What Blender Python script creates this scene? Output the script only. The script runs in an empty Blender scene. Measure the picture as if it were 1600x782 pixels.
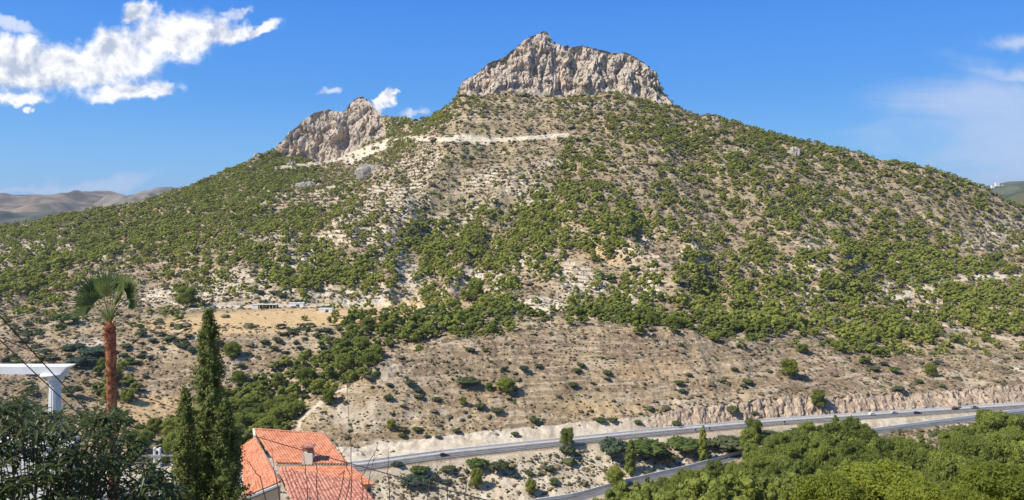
import bpy, math, random
import numpy as np
from math import radians as R
rng = np.random.default_rng(7)
random.seed(7)
SC = bpy.context.scene
COL = SC.collection

# ------------------------------------------------------------------ camera
F = 1256.0; CX = 800.0; HY = 330.0          # focal length and horizon of the 1600 px wide photograph
cam = bpy.data.cameras.new("camera"); camo = bpy.data.objects.new("camera", cam); COL.objects.link(camo)
camo.location = (0, 0, 0); camo.rotation_euler = (R(90), 0, 0)
cam.sensor_width = 36; cam.lens = 36 * F / 1600.0; cam.shift_y = -(391 - HY) / 1600.0
cam.clip_start = 0.2; cam.clip_end = 60000
SC.camera = camo

# ------------------------------------------------------------------ world
SUN = np.array([-0.66, -0.30, 0.74]); SUN /= np.linalg.norm(SUN)
W = bpy.data.worlds.new("World"); SC.world = W; W.use_nodes = True
nt = W.node_tree; nt.nodes.clear()
def N(t, ty, **kw):
    n = t.nodes.new(ty)
    for k, v in kw.items(): setattr(n, k, v)
    return n
def math_(t, op, a, b=None, c=None, clamp=False):
    n = N(t, 'ShaderNodeMath', operation=op); n.use_clamp = clamp
    for i, v in enumerate((a, b, c)):
        if v is None: continue
        if isinstance(v, (int, float)): n.inputs[i].default_value = v
        else: t.links.new(v, n.inputs[i])
    return n.outputs[0]
def smooth(t, v, a, b):
    n = N(t, 'ShaderNodeMapRange', interpolation_type='SMOOTHSTEP')
    t.links.new(v, n.inputs[0]); n.inputs[1].default_value = a; n.inputs[2].default_value = b
    return n.outputs[0]
def mixc(t, fac, a, b, mode='MIX'):
    n = N(t, 'ShaderNodeMix', data_type='RGBA', blend_type=mode)
    for i, v in ((0, fac), (6, a), (7, b)):
        if isinstance(v, (int, float)): n.inputs[i].default_value = v
        elif isinstance(v, tuple): n.inputs[i].default_value = (*v, 1)
        else: t.links.new(v, n.inputs[i])
    return n.outputs[2]
sky = N(nt, 'ShaderNodeTexSky', sky_type='NISHITA', sun_disc=False)
sky.sun_elevation = math.asin(SUN[2]); sky.sun_rotation = math.atan2(SUN[0], SUN[1]) % (2 * math.pi)
sky.altitude = 200; sky.air_density = 1.0; sky.dust_density = 0.35; sky.ozone_density = 2.2
tc = N(nt, 'ShaderNodeTexCoord'); sep = N(nt, 'ShaderNodeSeparateXYZ'); nt.links.new(tc.outputs['Generated'], sep.inputs[0])
yy = math_(nt, 'MAXIMUM', sep.outputs[1], 0.05)
u = math_(nt, 'DIVIDE', sep.outputs[0], yy); v = math_(nt, 'DIVIDE', sep.outputs[2], yy)
cmb = N(nt, 'ShaderNodeCombineXYZ'); nt.links.new(u, cmb.inputs[0]); nt.links.new(v, cmb.inputs[1])
def noise(t, vec, scale, detail=6, rough=0.55, dist=0.0, dim='3D'):
    n = N(t, 'ShaderNodeTexNoise', noise_dimensions=dim)
    n.inputs['Scale'].default_value = scale; n.inputs['Detail'].default_value = detail
    n.inputs['Roughness'].default_value = rough; n.inputs['Distortion'].default_value = dist
    if vec is not None: t.links.new(vec, n.inputs['Vector'])
    return n.outputs[0], n.outputs[1]
WARP = {}
def warp():
    if not WARP:
        v_ = cmb.outputs[0]
        for sc_, am in ((9, .050), (32, .026), (95, .010)):
            _, c_ = noise(nt, cmb.outputs[0], sc_, 4, .6)
            s_ = N(nt, 'ShaderNodeVectorMath', operation='SUBTRACT'); nt.links.new(c_, s_.inputs[0]); s_.inputs[1].default_value = (.5, .5, .5)
            k_ = N(nt, 'ShaderNodeVectorMath', operation='MULTIPLY'); nt.links.new(s_.outputs[0], k_.inputs[0]); k_.inputs[1].default_value = (am * 1.6, am, 0)
            a_ = N(nt, 'ShaderNodeVectorMath', operation='ADD'); nt.links.new(v_, a_.inputs[0]); nt.links.new(k_.outputs[0], a_.inputs[1]); v_ = a_.outputs[0]
        WARP['v'] = v_
    return WARP['v']
def ell(px, py, rx, ry, rot=0):
    m = N(nt, 'ShaderNodeMapping', vector_type='TEXTURE'); nt.links.new(warp(), m.inputs[0])
    m.inputs[1].default_value = ((px - CX) / F, (HY - py) / F, 0); m.inputs[2].default_value = (0, 0, R(rot))
    m.inputs[3].default_value = (rx / F, ry / F, 1)
    l = N(nt, 'ShaderNodeVectorMath', operation='LENGTH'); nt.links.new(m.outputs[0], l.inputs[0])
    return math_(nt, 'SUBTRACT', 1.0, l.outputs['Value'])
def union(items):
    acc = None
    for it in items:
        e = ell(*it)
        acc = e if acc is None else math_(nt, 'SMOOTH_MAX', acc, e, 0.25)
    return acc
nf, nc = noise(nt, cmb.outputs[0], 17, 10, 0.60, 0.25)
nf2, _ = noise(nt, cmb.outputs[0], 60, 6, 0.6, 0.3)
big = union([(40, 105, 120, 52, 5), (165, 92, 120, 52, 12), (262, 60, 95, 46, 10), (345, 48, 70, 26, 8), (405, 42, 52, 14, 12), (205, 142, 78, 17, 3),
             (20, 150, 60, 13, 0), (130, 112, 130, 36, 4), (235, 20, 34, 20, 0), (33, 170, 12, 6, 0), (590, 162, 13, 10, 20), (600, 155, 14, 14, 20)])
dens = math_(nt, 'ADD', math_(nt, 'MULTIPLY', big, 1.35), math_(nt, 'MULTIPLY', math_(nt, 'SUBTRACT', nf, 0.5), 1.9))
dens = math_(nt, 'ADD', dens, math_(nt, 'MULTIPLY', math_(nt, 'SUBTRACT', nf2, 0.5), 0.7))
cm = smooth(nt, dens, -0.08, 0.75)
thin = union([(516, 146, 24, 10, 10), (648, 178, 26, 9, 0), (15, 38, 52, 16, -14), (372, 12, 26, 10, 20)])
d2 = math_(nt, 'ADD', thin, math_(nt, 'MULTIPLY', math_(nt, 'SUBTRACT', nf, 0.5), 2.2))
cm2 = math_(nt, 'MULTIPLY', smooth(nt, d2, 0.0, 0.7), 0.55)
mp = N(nt, 'ShaderNodeMapping'); nt.links.new(cmb.outputs[0], mp.inputs[0]); mp.inputs[2].default_value = (0, 0, R(-14)); mp.inputs[3].default_value = (1, 4.2, 1)
wf, _ = noise(nt, mp.outputs[0], 5, 8, 0.6, 0.8)
wisp = union([(1530, 180, 190, 95, 8), (1590, 117, 110, 22, 3), (1600, 62, 90, 20, 3), (1660, 230, 260, 120, 0)])
d3 = math_(nt, 'ADD', math_(nt, 'MINIMUM', wisp, 0.7), math_(nt, 'MULTIPLY', math_(nt, 'SUBTRACT', wf, 0.5), 1.9))
cm3 = math_(nt, 'MULTIPLY', smooth(nt, d3, -0.2, 1.0), 0.75)
brw = union([(1605, 118, 85, 16, 2), (1612, 62, 70, 15, 2)])
d5 = math_(nt, 'ADD', brw, math_(nt, 'MULTIPLY', math_(nt, 'SUBTRACT', wf, 0.5), 1.6))
cm3 = math_(nt, 'MAXIMUM', cm3, math_(nt, 'MULTIPLY', smooth(nt, d5, -0.25, 0.8), 0.85))
lent = union([(155, 286, 100, 14, 7), (70, 300, 100, 10, 0)])
d4 = math_(nt, 'ADD', lent, math_(nt, 'MULTIPLY', math_(nt, 'SUBTRACT', wf, 0.5), 1.2))
cm4 = math_(nt, 'MULTIPLY', smooth(nt, d4, -0.2, 0.7), 0.6)
skyc = N(nt, 'ShaderNodeHueSaturation'); nt.links.new(sky.outputs[0], skyc.inputs['Color']); skyc.inputs['Saturation'].default_value = 1.12
cr_ = N(nt, 'ShaderNodeValToRGB'); nt.links.new(math_(nt, 'MULTIPLY', sep.outputs[2], 1.0, clamp=True), cr_.inputs[0])
el = cr_.color_ramp.elements; el[0].position = 0.0; el[0].color = (0.26, 0.53, 0.88, 1); el[1].position = 1.0; el[1].color = (0.09, 0.17, 0.36, 1)
for ps, cc in ((0.06, (0.185, 0.475, 0.90, 1)), (0.14, (0.090, 0.350, 0.88, 1)), (0.25, (0.050, 0.270, 0.87, 1)), (0.5, (0.10, 0.21, 0.48, 1))):
    e_ = el.new(ps); e_.color = cc
grad = mixc(nt, 1.0, cr_.outputs[0], (4.9, 6.35, 6.8), 'MULTIPLY')
for n_ in nt.nodes:
    if n_.type == 'MIX': n_.clamp_result = False
skymix = mixc(nt, 0.85, skyc.outputs[0], grad)
bg = N(nt, 'ShaderNodeBackground'); nt.links.new(skymix, bg.inputs[0]); bg.inputs[1].default_value = 0.125
# cloud body: sunlit billows and blue grey shade of thick parts painted into its colour
of = N(nt, 'ShaderNodeMapping'); nt.links.new(cmb.outputs[0], of.inputs[0]); of.inputs[1].default_value = (-0.008, 0.012, 0)
nfo, _ = noise(nt, of.outputs[0], 17, 10, 0.60, 0.25)
lit = math_(nt, 'SUBTRACT', math_(nt, 'ADD', math_(nt, 'MULTIPLY', math_(nt, 'SUBTRACT', nf, nfo), 6.0), 0.84), math_(nt, 'MULTIPLY', smooth(nt, dens, 0.5, 1.5), 0.30), clamp=True)
ccol = mixc(nt, lit, (0.46, 0.53, 0.68), (1.0, 1.0, 1.0))
bgc = N(nt, 'ShaderNodeBackground'); nt.links.new(ccol, bgc.inputs[0]); bgc.inputs[1].default_value = 0.92
bgl = N(nt, 'ShaderNodeBackground'); bgl.inputs[0].default_value = (0.50, 0.60, 0.80, 1); bgl.inputs[1].default_value = 0.95
m1 = N(nt, 'ShaderNodeMixShader'); nt.links.new(math_(nt, 'MAXIMUM', cm3, cm4), m1.inputs[0]); nt.links.new(bg.outputs[0], m1.inputs[1]); nt.links.new(bgl.outputs[0], m1.inputs[2])
front = math_(nt, 'GREATER_THAN', sep.outputs[1], 0.1)
m2 = N(nt, 'ShaderNodeMixShader'); nt.links.new(math_(nt, 'MULTIPLY', math_(nt, 'MAXIMUM', cm, cm2), front), m2.inputs[0]); nt.links.new(m1.outputs[0], m2.inputs[1]); nt.links.new(bgc.outputs[0], m2.inputs[2])
wo = N(nt, 'ShaderNodeOutputWorld'); nt.links.new(m2.outputs[0], wo.inputs[0])

# ------------------------------------------------------------------ sun and exposure
sl = bpy.data.lights.new("sun", 'SUN'); sl.energy = 5.0; sl.angle = R(0.53); sl.color = (1.0, 0.93, 0.82)
so = bpy.data.objects.new("sun", sl); COL.objects.link(so)
from mathutils import Vector, Matrix
so.rotation_euler = Vector(SUN).to_track_quat('Z', 'Y').to_euler()
SC.view_settings.view_transform = 'Standard'; SC.view_settings.look = 'None'; SC.view_settings.gamma = 1
SC.view_settings.exposure = 0.26
SC.cycles.max_bounces = 5; SC.cycles.diffuse_bounces = 3; SC.cycles.transparent_max_bounces = 8

# ------------------------------------------------------------------ helpers
def P(px, py, D):
    return np.array([(px - CX) / F * D, D, (HY - py) / F * D])
def PV(px, py, D): return Vector(P(px, py, D))
def mk(name, verts, faces, mat=None, parent=None, smooth_=False, loc=None):
    """verts (n,3); faces: array (m,3) or (m,4) or list of such arrays"""
    if not isinstance(faces, list): faces = [faces]
    faces = [np.asarray(f, dtype=np.int32) for f in faces if len(f)]
    me = bpy.data.meshes.new(name)
    verts = np.asarray(verts, dtype=np.float32)
    me.vertices.add(len(verts)); me.vertices.foreach_set('co', verts.ravel())
    li = np.concatenate([f.ravel() for f in faces]); cnt = np.concatenate([np.full(len(f), f.shape[1], np.int32) for f in faces])
    me.loops.add(len(li)); me.loops.foreach_set('vertex_index', li)
    me.polygons.add(len(cnt)); st = np.concatenate([[0], np.cumsum(cnt)[:-1]]).astype(np.int32)
    me.polygons.foreach_set('loop_start', st); me.polygons.foreach_set('loop_total', cnt)
    me.polygons.foreach_set('use_smooth', np.full(len(cnt), smooth_, bool))
    me.update(calc_edges=True)
    if mat is not None: me.materials.append(mat)
    o = bpy.data.objects.new(name, me); COL.objects.link(o)
    if loc is not None and parent is None: o.location = loc
    if parent is not None: o.parent = parent
    return o
def attr(o, name, data):
    a = o.data.attributes.new(name, 'FLOAT' if data.ndim == 1 else 'FLOAT_COLOR', 'POINT')
    if data.ndim == 1: a.data.foreach_set('value', data.astype(np.float32))
    else:
        d = np.ones((len(data), 4), np.float32); d[:, :3] = data; a.data.foreach_set('color', d.ravel())
def thing(name, label, cat, loc=(0, 0, 0), rz=0, group=None):
    o = bpy.data.objects.new(name, None); COL.objects.link(o); o.location = loc; o.rotation_euler = (0, 0, rz)
    o.empty_display_size = 0.3
    return tag(o, label, cat, group)
def tag(o, label=None, cat=None, group=None, kind=None):
    if label: o['label'] = label
    if cat: o['category'] = cat
    if group: o['group'] = group
    if kind: o['kind'] = kind
    return o
def copy_tree(o, parent=None):
    c = o.copy(); COL.objects.link(c); c.parent = parent
    for ch in list(o.children): copy_tree(ch, c)
    return c
class MB:
    def __init__(s): s.v = []; s.f3 = []; s.f4 = []; s.n = 0
    def add(s, v, f):
        v = np.asarray(v, float); f = np.asarray(f, int) + s.n
        s.v.append(v); (s.f3 if f.shape[1] == 3 else s.f4).append(f); s.n += len(v); return s
    def box(s, c, size, rz=0, taper=1.0):
        x, y, z = np.array(size) / 2.0
        b = np.array([[-x, -y, -z], [x, -y, -z], [x, y, -z], [-x, y, -z], [-x * taper, -y * taper, z], [x * taper, -y * taper, z], [x * taper, y * taper, z], [-x * taper, y * taper, z]])
        ca, sa = math.cos(rz), math.sin(rz); b[:, :2] = b[:, :2] @ np.array([[ca, sa], [-sa, ca]])
        return s.add(b + np.array(c), [[0, 3, 2, 1], [4, 5, 6, 7], [0, 1, 5, 4], [1, 2, 6, 5], [2, 3, 7, 6], [3, 0, 4, 7]])
    def hexa(s, pts): return s.add(pts, [[0, 3, 2, 1], [4, 5, 6, 7], [0, 1, 5, 4], [1, 2, 6, 5], [2, 3, 7, 6], [3, 0, 4, 7]])
    def tube(s, pts, rad, k=6, cap=True):
        pts = np.asarray(pts, float); n = len(pts)
        rad = np.full(n, rad) if np.isscalar(rad) else np.asarray(rad)
        t = np.gradient(pts, axis=0); t /= np.linalg.norm(t, axis=1)[:, None] + 1e-9
        ref = np.array([0, 0, 1.0]) if abs(t[:, 2]).mean() < 0.8 else np.array([1.0, 0, 0])
        a = np.cross(t, ref); a /= np.linalg.norm(a, axis=1)[:, None] + 1e-9; b = np.cross(t, a)
        an = np.arange(k) / k * 2 * np.pi
        ring = pts[:, None, :] + rad[:, None, None] * (np.cos(an)[None, :, None] * a[:, None, :] + np.sin(an)[None, :, None] * b[:, None, :])
        i = np.arange(n - 1)[:, None] * k; j = np.arange(k)[None, :]; j2 = (j + 1) % k
        f = np.stack([i + j, i + j2, i + k + j2, i + k + j], -1).reshape(-1, 4)
        s.add(ring.reshape(-1, 3), f)
        if cap:
            for e, idx in ((0, 0), (1, n - 1)):
                v = np.vstack([ring[idx], pts[idx][None]]); q = [[(x + 1) % k, x, k] if e == 0 else [x, (x + 1) % k, k] for x in range(k)]
                s.add(v, q)
        return s
    def lathe(s, prof, c, k=20):
        prof = np.array(prof, float); an = np.arange(k) / k * 2 * np.pi
        v = np.stack([prof[:, 0][:, None] * np.cos(an), prof[:, 0][:, None] * np.sin(an), np.repeat(prof[:, 1][:, None], k, 1)], -1).reshape(-1, 3) + np.array(c)
        n = len(prof); i = np.arange(n - 1)[:, None] * k; j = np.arange(k)[None, :]; j2 = (j + 1) % k
        return s.add(v, np.stack([i + j, i + j2, i + k + j2, i + k + j], -1).reshape(-1, 4))
    def build(s, name, mat, parent=None, smooth_=False, loc=None):
        return mk(name, np.vstack(s.v), ([np.vstack(s.f3)] if s.f3 else []) + ([np.vstack(s.f4)] if s.f4 else []), mat, parent, smooth_, loc)

# numpy gradient noise
_perm = rng.permutation(256); _perm = np.concatenate([_perm, _perm]).astype(np.int64)
_g3 = rng.normal(size=(256, 3)); _g3 /= np.linalg.norm(_g3, axis=1)[:, None]; _g3 = _g3.astype(np.float32)
def perlin(x, y, z=None):
    x = np.asarray(x, np.float32); y = np.asarray(y, np.float32); z = np.zeros_like(x) + 0.37 if z is None else np.asarray(z, np.float32)
    xi = np.floor(x); yi = np.floor(y); zi = np.floor(z); xf = x - xi; yf = y - yi; zf = z - zi
    xi = xi.astype(np.int64) & 255; yi = yi.astype(np.int64) & 255; zi = zi.astype(np.int64) & 255
    fu = xf * xf * (3 - 2 * xf); fv = yf * yf * (3 - 2 * yf); fw = zf * zf * (3 - 2 * zf)
    out = 0
    for dx in (0, 1):
        for dy in (0, 1):
            for dz in (0, 1):
                h = _perm[_perm[_perm[(xi + dx) & 255] + ((yi + dy) & 255)] + ((zi + dz) & 255)]
                g = _g3[h]
                w = (fu if dx else 1 - fu) * (fv if dy else 1 - fv) * (fw if dz else 1 - fw)
                out = out + w * (g[..., 0] * (xf - dx) + g[..., 1] * (yf - dy) + g[..., 2] * (zf - dz))
    return out * 1.6
def fbm(x, y, z=None, o=4, g=0.5):
    a = 1; s = 0; f = 1
    for k in range(o):
        s = s + a * perlin(x * f + 17.3 * k, y * f - 9.1 * k, None if z is None else z * f); a *= g; f *= 2.03
    return s
def sstep(x, a, b):
    t = np.clip((x - a) / (b - a), 0, 1); return t * t * (3 - 2 * t)

# ------------------------------------------------------------------ materials
def mat(name, col, rough=0.8, build=None, spec=0.3, metal=0.0):
    m = bpy.data.materials.new(name); m.use_nodes = True; t = m.node_tree; b = t.nodes['Principled BSDF']
    b.inputs['Base Color'].default_value = (*col, 1); b.inputs['Roughness'].default_value = rough
    b.inputs['Specular IOR Level'].default_value = spec; b.inputs['Metallic'].default_value = metal
    if build: build(t, b)
    return m
def varied(c1, c2, scale, detail=5, lo=0.35, hi=0.65, bump=0.0, bscale=None, coord='Object'):
    def f(t, b):
        tcn = N(t, 'ShaderNodeTexCoord'); fac, _ = noise(t, tcn.outputs[coord], scale, detail, 0.6)
        t.links.new(mixc(t, smooth(t, fac, lo, hi), c1, c2), b.inputs['Base Color'])
        if bump:
            bf, _ = noise(t, tcn.outputs[coord], bscale or scale * 4, 5, 0.6)
            bn = N(t, 'ShaderNodeBump'); bn.inputs['Strength'].default_value = bump; t.links.new(bf, bn.inputs['Height']); t.links.new(bn.outputs[0], b.inputs['Normal'])
    return f
def foliage(name, dark, light, transl=0.25, rough=0.6, spec=0.2):
    m = bpy.data.materials.new(name); m.use_nodes = True; t = m.node_tree; b = t.nodes['Principled BSDF']; out = t.nodes['Material Output']
    oi = N(t, 'ShaderNodeObjectInfo'); at = N(t, 'ShaderNodeAttribute', attribute_name='tint')
    geo = N(t, 'ShaderNodeNewGeometry')
    nz, _ = noise(t, geo.outputs['Position'], 1.3, 4, 0.7)
    r = math_(t, 'FRACT', math_(t, 'ADD', oi.outputs['Random'], at.outputs['Fac']))
    fac = math_(t, 'ADD', math_(t, 'MULTIPLY', r, 0.65), math_(t, 'MULTIPLY', math_(t, 'SUBTRACT', nz, 0.34), 1.1), clamp=True)
    c = mixc(t, fac, dark, light); t.links.new(c, b.inputs['Base Color']); b.inputs['Roughness'].default_value = rough; b.inputs['Specular IOR Level'].default_value = spec
    tr = N(t, 'ShaderNodeBsdfTranslucent'); t.links.new(mixc(t, 0.6, c, tuple(min(1, x * 1.7) for x in light)), tr.inputs[0])
    mx = N(t, 'ShaderNodeMixShader'); mx.inputs[0].default_value = transl
    t.links.new(b.outputs[0], mx.inputs[1]); t.links.new(tr.outputs[0], mx.inputs[2]); t.links.new(mx.outputs[0], out.inputs[0])
    return m
M = {}
M['pine'] = foliage('pine_needles', (0.085, 0.118, 0.024), (0.31, 0.345, 0.066), 0.33)
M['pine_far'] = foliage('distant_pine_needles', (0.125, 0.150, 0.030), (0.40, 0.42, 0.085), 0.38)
M['pine_bright'] = foliage('pine_needles_bright', (0.12, 0.15, 0.022), (0.29, 0.32, 0.045), 0.4)
M['shrub'] = foliage('shrub_leaves', (0.065, 0.085, 0.032), (0.130, 0.145, 0.058), 0.15)
M['shrub_blue'] = foliage('blue_green_shrub_leaves', (0.045, 0.075, 0.045), (0.075, 0.105, 0.06), 0.12)
M['shrub_green'] = foliage('green_shrub_leaves', (0.07, 0.11, 0.022), (0.11, 0.15, 0.035), 0.2)
M['scrub'] = foliage('scrub', (0.085, 0.080, 0.040), (0.20, 0.165, 0.095), 0.05)
M['drygrass'] = foliage('dry_tussock', (0.20, 0.15, 0.085), (0.34, 0.26, 0.14), 0.1)
M['cypress'] = foliage('cypress_scales', (0.075, 0.115, 0.030), (0.22, 0.24, 0.065), 0.3)
M['mango'] = foliage('glossy_leaves', (0.040, 0.058, 0.016), (0.12, 0.145, 0.040), 0.25, 0.45, .28)
M['palm'] = foliage('palm_frond', (0.08, 0.125, 0.03), (0.21, 0.26, 0.09), 0.35, 0.42)
M['bark'] = mat('bark', (0.16, 0.11, 0.075), 0.95, varied((0.11, 0.08, 0.06), (0.22, 0.17, 0.12), 3, bump=0.5))
M['twig'] = mat('twig', (0.10, 0.075, 0.06), 0.9, varied((0.07, 0.05, 0.04), (0.15, 0.11, 0.09), 8))
M['white'] = mat('white_plaster', (0.8, 0.8, 0.78), 0.7, varied((0.74, 0.74, 0.71), (0.84, 0.84, 0.83), 3, bump=0.08, bscale=20))
M['cream'] = mat('cream_plaster', (0.72, 0.66, 0.52), 0.85, varied((0.66, 0.60, 0.46), (0.76, 0.71, 0.58), 1.5, bump=0.1, bscale=20))
M['wire'] = mat('wire', (0.03, 0.03, 0.03), 0.6)
M['concrete'] = mat('concrete', (0.5, 0.48, 0.45), 0.95, varied((0.42, 0.39, 0.34), (0.52, 0.48, 0.42), 0.3))
M['asphalt'] = mat('asphalt', (0.10, 0.10, 0.105), 0.85, varied((0.12, 0.12, 0.128), (0.165, 0.165, 0.172), 0.2), spec=0.05)
M['paint'] = mat('road_paint', (0.75, 0.75, 0.73), 0.6, varied((0.62, 0.62, 0.60), (0.8, 0.8, 0.78), 1.0))
M['steel'] = mat('galvanised_steel', (0.5, 0.51, 0.52), 0.45, varied((0.42, 0.43, 0.44), (0.56, 0.57, 0.58), 2), metal=0.6)
M['rubber'] = mat('rubber', (0.03, 0.03, 0.03), 0.8)
M['glass'] = mat('dark_glass', (0.03, 0.035, 0.04), 0.1, spec=0.6)
M['grave'] = mat('stone_wall', (0.4, 0.34, 0.26), 0.95, varied((0.32, 0.27, 0.2), (0.5, 0.44, 0.34), 2, bump=0.4))

# ------------------------------------------------------------------ terrain
UPX = np.array([-700, 0, 200, 300, 400, 480, 560, 640, 700, 850, 950, 1050, 1200, 1350, 1450, 1600, 2300], float)
def tab(rows):
    a = np.array(rows, float); return a[:, 0], a[:, 1], a[:, 2]
# every row: bearing (as photograph column), distance, and height angle (as photograph row) of one break line of the land
L = {}
def zrow(D, z): return HY - z * F / D
L['near'] = [(-700, 3, zrow(3, -4.2)), (2300, 3, zrow(3, -4.2))]
L['slope'] = [(-700, 60, zrow(60, -26)), (2300, 60, zrow(60, -25))]
L['valley'] = [(-700, 210, zrow(210, -95)), (300, 230, zrow(230, -112)), (600, 290, zrow(290, -139)), (850, 300, zrow(300, -139)), (1000, 300, zrow(300, -121)), (1200, 255, zrow(255, -97)), (1600, 235, zrow(235, -85)), (2300, 230, zrow(230, -80))]
r2px = np.array([-700, 0, 560, 700, 800, 900, 981, 1080, 1156, 1250, 1380, 1500, 1600, 2300], float)
r2D = np.array([255, 285, 330, 346, 355, 366, 381, 398, 414, 430, 446, 461, 473, 530], float)
r2z = np.array([-136, -136, -134, -133, -132, -131.5, -130.0, -128.5, -126.5, -124.5, -122.6, -120.8, -119.0, -118], float)
r1px = np.array([-700, 0, 300, 575, 694, 870, 1030, 1200, 1400, 1600, 2300], float)
r1D = np.array([255, 314, 344, 372, 388, 408, 427.5, 447, 466, 486, 545], float)
ZR = -118.0
def D1(px): return np.interp(px, r1px, r1D)
def D2(px): return np.interp(px, r2px, r2D)
def Z2(px): return np.interp(px, r2px, r2z)
L['cuttop'] = [(-700, 285, 790), (0, 335, 752), (200, 358, 733), (300, 366, 722), (400, 375, 712), (480, 386, 700), (560, 394, 694), (640, 403, 688), (700, 408, 680), (870, 426, 662), (1000, 442, 648), (1100, 452, 634), (1200, 463, 621), (1400, 483, 610), (1600, 505, 600), (2300, 565, 590)]
L['crest'] = [(-700, 400, 650), (0, 415, 610), (200, 430, 645), (300, 425, 668), (400, 415, 675), (480, 418, 645), (560, 440, 590), (600, 450, 563), (700, 478, 532), (850, 500, 508), (950, 508, 500), (1050, 512, 510), (1200, 530, 538), (1350, 548, 552), (1450, 560, 556), (1600, 582, 548), (2300, 640, 540)]
L['dip'] = [(-700, 430, 630), (0, 445, 590), (200, 450, 625), (300, 448, 655), (400, 450, 655), (480, 455, 628), (560, 475, 592), (640, 505, 556), (700, 515, 534), (850, 530, 511), (1050, 545, 516), (1200, 562, 540), (1400, 590, 560), (1600, 622, 552), (2300, 690, 540)]
L['foot'] = [(-700, 480, 560), (0, 500, 545), (200, 515, 528), (300, 520, 522), (400, 525, 520), (480, 532, 517), (560, 542, 509), (640, 560, 500), (700, 578, 497), (850, 590, 487), (1000, 600, 482), (1200, 612, 510), (1400, 630, 530), (1600, 655, 528), (2300, 720, 510)]
L['fieldback'] = [(-700, 620, 490), (0, 635, 484), (200, 650, 481), (300, 655, 477), (400, 658, 475), (480, 658, 474), (560, 655, 473), (640, 645, 474), (700, 650, 470), (850, 670, 440), (1000, 680, 440), (1200, 700, 460), (1400, 720, 480), (1600, 750, 480), (2300, 800, 470)]
L['lowmid'] = [(-700, 760, 440), (0, 760, 430), (200, 770, 420), (300, 780, 405), (400, 800, 385), (560, 840, 360), (700, 850, 345), (850, 840, 335), (1000, 845, 335), (1100, 860, 340), (1200, 870, 350), (1400, 880, 380), (1600, 900, 415), (2300, 950, 420)]
L['mid'] = [(-700, 860, 400), (0, 880, 388), (200, 950, 368), (300, 1000, 338), (400, 1080, 300), (560, 1130, 268), (640, 1080, 240), (700, 1020, 225), (850, 1010, 215), (1000, 1000, 220), (1200, 980, 270), (1400, 970, 315), (1600, 980, 365), (2300, 1000, 400)]
L['cliffbase'] = [(-700, 950, 380), (0, 980, 362), (130, 1040, 342), (200, 1080, 326), (300, 1160, 292), (400, 1290, 252), (430, 1330, 246), (470, 1350, 250), (500, 1350, 252), (545, 1340, 238), (580, 1310, 217), (605, 1290, 210), (650, 1230, 198), (700, 1160, 170), (718, 1150, 156), (760, 1148, 146), (800, 1148, 141), (850, 1150, 150), (900, 1150, 153), (950, 1146, 149), (1000, 1140, 158), (1052, 1130, 168), (1100, 1110, 184), (1200, 1080, 212), (1330, 1040, 240), (1450, 1020, 268), (1540, 1010, 300), (1600, 1005, 330), (2300, 980, 380)]
sk = [(-700, 372), (-200, 362), (0, 354), (60, 345), (130, 332), (220, 314), (270, 300), (330, 280), (390, 253), (425, 236), (440, 222), (450, 208), (462, 199), (478, 184), (492, 174), (507, 170), (530, 173), (540, 170), (548, 160), (556, 154), (566, 153), (577, 158), (586, 170), (600, 182), (655, 188), (690, 175), (708, 162), (716, 148), (722, 128), (740, 119), (762, 100), (790, 87), (806, 76), (819, 60), (833, 55), (842, 51), (849, 49), (857, 51), (863, 66), (874, 69), (890, 74), (910, 72), (930, 77), (960, 85), (975, 83), (990, 90), (1003, 98), (1010, 104), (1024, 112), (1029, 128), (1034, 142), (1045, 155), (1053, 167), (1100, 184), (1150, 198), (1200, 209), (1260, 219), (1330, 236), (1400, 256), (1450, 266), (1500, 280), (1540, 297), (1570, 312), (1600, 324), (1700, 350), (2300, 395)]
skD = [(-700, 990), (0, 1010), (200, 1105), (300, 1185), (400, 1315), (430, 1360), (470, 1385), (560, 1390), (605, 1330), (650, 1260), (700, 1185), (722, 1180), (790, 1192), (850, 1196), (950, 1192), (1035, 1175), (1060, 1145), (1100, 1130), (1200, 1100), (1330, 1060), (1450, 1040), (1540, 1030), (1600, 1025), (2300, 1000)]
names = ['near', 'slope', 'valley', 'r2f', 'r2b', 'r1f', 'r1b', 'cuttop', 'crest', 'dip', 'foot', 'fieldback', 'lowmid', 'mid', 'cliffbase', 'sky', 'back', 'far']
rows = [8, 16, 60, 6, 24, 9, 26, 110, 26, 60, 70, 150, 150, 120, 110, 10, 12]
fine = np.arange(-30, 1630.01, 1.3); pxs = np.concatenate([np.linspace(-700, -36, 60), fine, np.linspace(1638, 2300, 60)])
nc_ = len(pxs)
def smoothcols(a, w):
    k = np.hanning(w + 2)[1:-1]; k /= k.sum(); return np.convolve(np.pad(a, w // 2, mode='edge'), k, 'valid')[:len(a)]
LD = []; LP = []
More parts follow.
